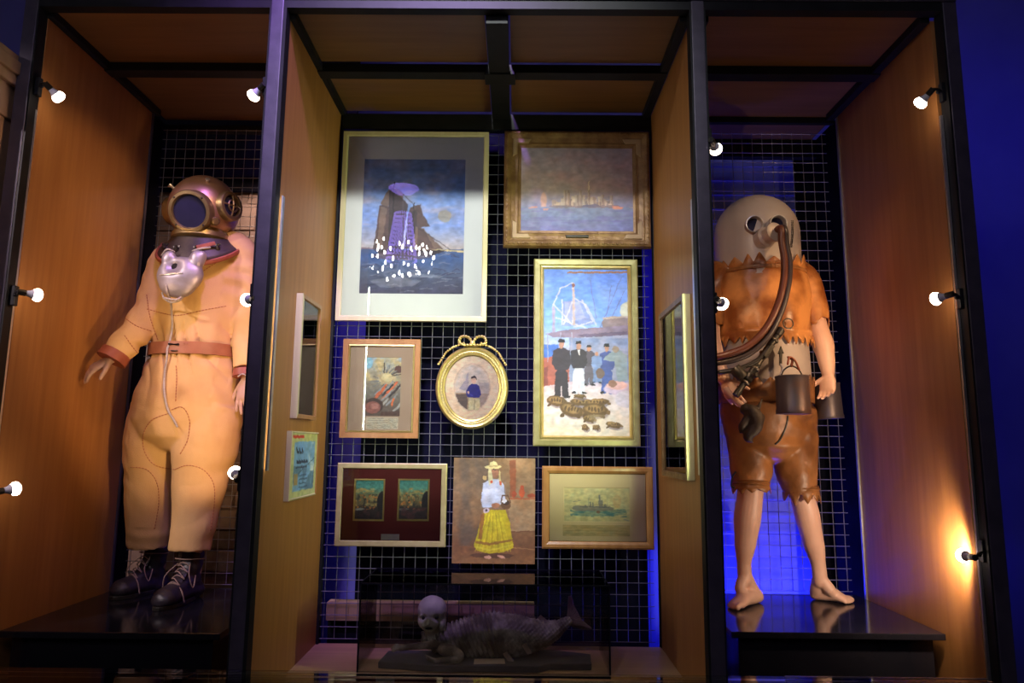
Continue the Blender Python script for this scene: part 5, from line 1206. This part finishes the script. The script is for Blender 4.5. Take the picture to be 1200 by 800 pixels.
MB().lathe([(.011, -.016), (.011, .016), (0, .018)], at(884, 440, .462), (.5, -.8, .2), 16).build('side_knob', 'gun', tl, True)
MB().bar(at(905, 392, .50), at(897, 395, .50), .01, .012).build('side_lug', 'gun', tl, bevel=.002)
sp = thing('spear_head', 'small grey metal spear hook hanging above the front bucket', 'tool', at(916, 425, .535))
P = [at(915.5, 405, .53), at(919, 414, .53), at(916.8, 414, .53), at(916.8, 428, .53), at(913.5, 428, .53), at(913.8, 414, .53), at(911.5, 415, .53)]
MB().prism(P, (0, .010, 0)).build('blade', 'gun', sp, bevel=.002)
MB().sweep([at(915, 427, .532), at(917, 432, .53), at(915, 438, .53), at(911, 441, .53)], [.006, .006, .005, .004], 8, sub=4).build('hook', 'lead', sp, True)
def bucket(c, r, h, label, lean=0):
    t = thing('tin_bucket', label, 'bucket', c - V((0, 0, h)), 'tin buckets hung on the leather diver')
    ax = V((lean, 0, 1))
    MB().lathe([(r * .99, -h), (r * 1.03, -h - .002), (r * 1.03, -h + .014), (r * .995, -h + .018), (r * .985, -.012), (r, -.006), (r * 1.02, 0), (r * .99, .003), (r * .96, -.006), (r * .96, -h + .006), (0, -h + .006)], c, ax, 40).build('body', 'tin', t, True)
    MB().sweep([c + V((-r * .7, 0, -.004)), c + V((-r * .45, 0, .03)), c + V((0, 0, .048)), c + V((r * .45, 0, .03)), c + V((r * .7, 0, -.004))], [.0035] * 5, 8, sub=4).build('handle', 'gun', t, True)
    return t
c1 = at(928, 441, .465); bk1 = bucket(c1, .0725, .165, 'dark rusted tin bucket hung at the front of the leather diver')
MB().sweep([c1 + V((0, .0, .048)), c1 + V((.006, .0, .075)), c1 + V((.0, .03, .09))], [.006, .006, .006], 8, sub=4).build('red_strap', 'red_rubber', bk1, True)
MB().sweep([c1 + V((-.02, -.01, .055)), c1 + V((-.012, -.012, .085)), c1 + V((.012, -.012, .072)), c1 + V((.03, -.01, .03))], [.005] * 4, 8, sub=4).build('red_strap', 'red_rubber', bk1, True)
c2 = at(967, 450, .77); bucket(c2, .066, .168, 'dark tin bucket hanging behind the open hand of the leather diver', -.06)
# dark horned tool in the fist
ht = thing('horned_hook', 'dark hide-covered horned hook on a pale wooden stick held in the fist', 'tool', at(882, 495, .47))
MB().sweep([at(851, 456, .53), at(862, 468, .515), at(877, 481, .485)], [.013, .014, .014], 12, sub=4).build('stick', 'skin', ht, True)
m = MB(); m.sweep([at(874, 479, .485), at(881, 484, .475), at(886, 494, .47), at(881, 505, .47), at(876, 512, .47), at(882, 518, .475)], [.024, .037, .036, .030, .02, .008], 16, sub=4)
m.sweep([at(884, 484, .47), at(889, 477, .465), at(893, 467, .46)], [.018, .011, .003], 12, sub=4); m.sweep([at(888, 492, .47), at(893, 488, .465), at(893, 498, .465), at(888, 508, .465)], [.012, .012, .009, .003], 10, sub=4)
m.sweep([at(878, 488, .47), at(870, 498, .47), at(868, 506, .475)], [.022, .018, .008], 12, sub=4)
link('horned_head', remesh(m, .005, 2, lambda c, n: c + n * .006 * nz(c, 22, 5), 'horn'), 'darkhide', ht, True)
#@@PART4@@
# ------------------------------------------------------------------ glass case with the dried sea creature
gc = thing('glass_case', 'low glass vitrine with black edges on the beige cabinet base', 'display case', (-.13, .7, .537))
X0, X1, Y0, Y1, Z0, Z1 = -.672, .412, .505, .872, .537, .902
for a, b in (((X0, Y0, Z0), (X1, Y0 + .004, Z1)), ((X0, Y1 - .004, Z0), (X1, Y1, Z1)), ((X0, Y0 + .004, Z0), (X0 + .004, Y1 - .004, Z1)), ((X1 - .004, Y0 + .004, Z0), (X1, Y1 - .004, Z1)), ((X0, Y0, Z1), (X1, Y1, Z1 + .004))):
    MB().box(a, b).build('glass_pane', 'glass_case', gc)
e = .003
for x in (X0, X1):
    for y in (Y0, Y1): MB().box((x - e, y - e, Z0), (x + e, y + e, Z1)).build('edge_seal', 'black', gc)
for y in (Y0, Y1): MB().box((X0 - e, y - e, Z1 - .002), (X1 + e, y + e, Z1 + .005)).build('edge_seal', 'black', gc)
for x in (X0, X1): MB().box((x - e * .5, Y0, Z1 - .001), (x + e * .5, Y1, Z1 + .005)).build('edge_seal', 'black', gc)
ZS = .5655
pts = [atz(px, py, ZS) for px, py in ((443, 775), (470, 776.5), (498, 779), (520, 780), (560, 780), (631, 781.5), (645, 777), (693, 777.5), (692, 766), (650, 761), (600, 760), (455, 762))]
tag(MB().prism([V((p.x, max(p.y, .52), ZS)) for p in pts], (0, 0, .5375 - ZS)).build('slate_board', 'slate', None, bevel=.004), 'dark slate-like board with wavy front edge under the dried sea creature', 'board')
q = [atz(px, py, ZS + .001) for px, py in ((556, 772), (591, 771.5), (592, 777.5), (555, 778))]
cdz = sorted(q, key=lambda p: p.y)
tag(MB().prism([V((p.x, p.y, ZS + .0008)) for p in q], (0, 0, .0012)).build('label_card', 'card', None), 'small blank beige card lying on the dark board in the glass case', 'card')
mm = thing('dried_mermaid', 'dried ribbed mermaid-like creature with pale skull head and upturned fish tail', 'taxidermy', (-.1, .69, ZS))
YM = .70; KM = 1 / 4.286 / 243
def mp(X, Y, y=YM): return at(440 + X / 4.286, 680 + Y / 4.286, y)
mb = MB()
mb.sweep([mp(270, 285, .69), mp(320, 300, .69), mp(400, 295), mp(500, 285), mp(600, 278), mp(700, 276), mp(800, 272), mp(880, 254), mp(940, 222), mp(965, 205)],
         [(r * KM * .95, r * KM) for r in (40, 55, 78, 98, 108, 100, 76, 52, 30, 24)], 40, ref=(0, 1, 0), sub=8)
S0, S1 = mp(320, 300).x, mp(640, 280).x; T0, T1 = mp(560, 0).x, mp(960, 0).x
def merm_fn(c, n):
    o = 0
    if c.x < S1:                                             # ribs slanting down the chest
        u = (c.x - S0) * 1.0 + (c.z - .62) * .45; wgt = min(1, max(0, (S1 - c.x) / .05)); o += .0075 * wgt * math.sin(u * 2 * PI / .0215)
    else: o += .0030 * math.sin(c.x * 330) * math.sin(c.z * 300 + c.x * 90) + .004 * nz(c, 20, 3)
    return c + n * (o + .003 * nz(c, 14, 1))
mbody = link('body', remesh(mb, .0042, 2, merm_fn, 'mermaid_body'), 'mermaid', mm, True)
MBV = bvh_of(mbody.data)
# head
hd_ = MB(); H = mp(285, 165, .66)
hd_.ball(H + V((0, 0, .016)), (.066, .075, .062), 24, 16); hd_.ball(H + V((-.008, -.035, -.028)), (.042, .046, .042), 20, 12); hd_.ball(H + V((.046, .0, -.03)), (.018, .035, .05), 16, 10); hd_.ball(H + V((-.048, .0, -.02)), (.016, .035, .04), 16, 10)
hd_.ball(H + V((-.03, -.055, .002)), (.020, .012, .010), 12, 8); hd_.ball(H + V((.022, -.055, .004)), (.020, .012, .010), 12, 8); hd_.ball(H + V((-.006, -.078, -.022)), (.010, .012, .014), 12, 8)
hd_.sweep([H + V((0, .01, -.05)), mp(290, 270, .68), mp(310, 300, .69)], [.034, .036, .045], 16, sub=3)
EYE = [H + V((-.032, -.072, -.008)), H + V((.026, -.072, -.006)), H + V((-.006, -.085, -.048))]
def head_fn(c, n):
    o = V((0, 0, 0))
    for e_, r_, dp in ((EYE[0], .013, .018), (EYE[1], .013, .018), (EYE[2], .014, .012)):
        q = ((c.x - e_.x) ** 2 / (1.7 if e_ is EYE[2] else 1) + (c.z - e_.z) ** 2 * (2.2 if e_ is EYE[2] else 1)) / (r_ * r_)
        if c.y < H.y: o += V((0, dp * math.exp(-q), 0))
    return c + o + n * .003 * nz(c, 26, 7)
head = link('head', remesh(hd_, .0035, 3, head_fn, 'head'), 'skull', mm, True)
for e_ in EYE[:2]: MB().ball(e_ + V((0, .022, 0)), .009, 10, 8).build('eye', 'hole', head, True)
MB().ball(EYE[2] + V((0, .016, 0)), (.018, .008, .005), 12, 8).build('mouth', 'hole', head, True)
# arms
am = MB()
am.sweep([mp(300, 320, .64), mp(230, 328, .62), mp(170, 333, .61), mp(128, 340, .60)], [.022, .016, .014, .013], 12, sub=4)
for dx, dy in ((-40, -10), (-52, -2), (-50, 8), (-40, 14)): am.sweep([mp(130, 340, .60), mp(130 + dx * .6, 338 + dy - 6, .60 - dy * .0006), mp(130 + dx, 346 + dy, .60 - dy * .001)], [.008, .006, .003], 8, sub=3)
link('arm', remesh(am, .003, 2, None, 'arm'), 'mermaid', mm, True)
am = MB()
am.sweep([mp(340, 345, .60), mp(385, 352, .575), mp(418, 372, .565), mp(420, 392, .562), mp(360, 398, .558), mp(305, 404, .555)], [.026, .022, .021, .018, .014, .012], 12, sub=4)
for k in range(4): am.sweep([mp(308, 402, .555), mp(280, 390 + 5 * k, .552 + .008 * k), mp(252, 374 + 10 * k, .552 + .01 * k)], [.008, .006, .003], 8, sub=3)
link('arm', remesh(am, .003, 2, None, 'arm'), 'mermaid', mm, True)
# dorsal spines
def topof(px):
    best = None
    for i in range(60):
        h, n = shoot(MBV, 440 + px / 4.286, 680 + (110 + 3 * i) / 4.286)
        if h is not None: return h
    return None
for k in range(13):
    h = topof(652 + 12.5 * k)
    if h is None: continue
    L = .016 + .012 * math.sin(PI * (k + 1) / 14)
    MB().sweep([h + V((.004, .0, -.006)), h + V((-.004, 0, L * .6)), h + V((-.014, 0, L))], [.0028, .002, .0008], 6).build('dorsal_spine', 'mermaid_fin', mm, True)
for k in range(9):
    h = topof(420 + 25 * k)
    if h is not None: MB().sweep([h + V((0, 0, -.006)), h + V((.003, 0, .010))], [.004, .0012], 6).build('back_knob', 'mermaid', mm, True)
h = topof(835); MB().prism([h + V((-.03, 0, -.006)), h + V((.03, 0, -.006)), h + V((.008, 0, .010)), h + V((-.004, 0, .022)), h + V((-.016, 0, .010))], (0, .004, 0)).build('small_fin', 'mermaid_fin', mm)
# tail fan with rays
tc = mp(962, 207); n = 26; A = [mp(972, 85), mp(985, 84), mp(1000, 130), mp(1018, 165), mp(1034, 195), mp(1060, 222), mp(1088, 246), mp(1070, 254), mp(1030, 246), mp(990, 238)]
PT = smooth_poly([(p.x, p.z) for p in A], 6); vs = []; fs = []
for i, (x, z) in enumerate(PT):
    for s_ in (0, .5, 1):
        yy = YM + (.004 if i % 2 else -.004) * s_ + .02 * s_; vs.append((tc.x + (x - tc.x) * s_ + (0 if s_ else .004 * math.cos(i)), yy, tc.z + (z - tc.z) * s_ + (0 if s_ else .012 * (1 - 2 * i / len(PT)))))
for i in range(len(PT) - 1):
    for j in (0, 1): fs.append((i * 3 + j, i * 3 + j + 1, i * 3 + j + 4, i * 3 + j + 3))
o = MB().add(vs, fs).build('tail_fin', 'mermaid_fin', mm); thick(o, .004)
for q, s_ in (((640, 372), 1), ((735, 330), .9)):
    a = mp(*q, .60); MB().prism([a, a + V((.018, -.004, .014)), a + V((.05 * s_, -.02, -.022)), a + V((.028 * s_, -.02, -.030))], (0, .006, .002)).build('pelvic_fin', 'mermaid_fin', mm, bevel=.001)

# ------------------------------------------------------------------ glass-topped table vitrine in the foreground
tv = thing('table_vitrine', 'long glass-topped display table across the front, reflecting the cabinet', 'display table', (-.15, -.4, 0))
TZ = .715; TX0, TX1, TY0, TY1 = -2.05, 1.655, -.75, -.062
MB().box((TX0, TY0, TZ - .008), (TX1, TY1, TZ)).build('glass_top', 'glass_table', tv, bevel=.001)
MB().box((TX0 + .01, TY0 + .01, 0), (TX1 - .01, TY1 - .006, .50)).build('body', 'black', tv)
MB().box((TX0 + .03, TY0 + .03, .50), (TX1 - .03, TY1 - .03, .507)).build('display_bed', mat('plum_felt', (.030, .014, .030), .9, col2=(.04, .02, .04), nscale=20), tv)
for a, b in (((TX0, TY1 - .004, .50), (TX1, TY1, TZ - .008)), ((TX0, TY0, .50), (TX1, TY0 + .004, TZ - .008)), ((TX0, TY0, .5), (TX0 + .004, TY1, TZ - .008)), ((TX1 - .004, TY0, .5), (TX1, TY1, TZ - .008))):
    MB().box(a, b).build('glass_side', 'glass_table', tv)
MB().box((.95, TY1 - .002, TZ - .004), (TX1, TY1 + .003, TZ + .001)).build('edge_trim', 'alu', tv)  # bright strip added as the highlight along this stretch of glass edge

# ------------------------------------------------------------------ chandelier of the hall, mirrored in the picture glass
ch = thing('chandelier', 'tall crystal chandelier with candle bulbs hanging in the hall', 'chandelier', CHP := V((-1.5, -4.3, 6.1)))
zb = 3.12; cxx, cyy = CHP.x, CHP.y
MB().sweep([(cxx, cyy, 5.6), (cxx, cyy, 3.4)], [.012, .012], 8).build('rod', 'brassy', ch, True)
MB().lathe([(.02, .02), (.14, .05), (.20, .10), (.02, .14)], (cxx, cyy, 4.72), (0, 0, 1), 32).build('top_bowl', 'crystal', ch, True)
m = MB()
for k in range(26):
    a = 2 * PI * k / 26
    for j in range(12): m.ball((cxx + (.11 + .09 * j / 12) * math.cos(a), cyy + (.11 + .09 * j / 12) * math.sin(a), 4.46 - .055 * j), (.012, .012, .022), 6, 4)
o = m.build('crystal_strings', 'crystal', ch); o['kind'] = 'stuff'
m = MB()
for r, z in ((.42, 3.80), (.30, 3.94), (.22, 3.66)):
    m.sweep([(cxx + r * math.cos(a), cyy + r * math.sin(a), z) for a in np.linspace(0, 2 * PI, 40, endpoint=False)], [.010] * 40, 8, closed=True)
for k in range(12):
    a = 2 * PI * k / 12; m.sweep([(cxx, cyy, 3.95), (cxx + .25 * math.cos(a), cyy + .25 * math.sin(a), 3.70), (cxx + .42 * math.cos(a), cyy + .42 * math.sin(a), 3.80)], [.009] * 3, 6, sub=4)
m.build('arms', 'brassy', ch, True)
k = 0
for r, z, n in ((.42, 3.81, 24), (.32, 3.95, 18), (.24, 3.67, 14)):
    for i in range(n):
        a = 2 * PI * (i + .3) / n; z_ = z + random.uniform(-.08, .10)
        MB().lathe([(.007, 0), (.013, .015), (.009, .04), (0, .055)], (cxx + r * math.cos(a), cyy + r * math.sin(a), z_), (0, 0, 1), 8).build('candle_bulb', 'candle', ch, True)
#light('POINT', 'chandelier_light', (cxx, cyy, 3.5), (cxx, cyy, 0), 25, (1.0, .93, .9), .3, parent=None)
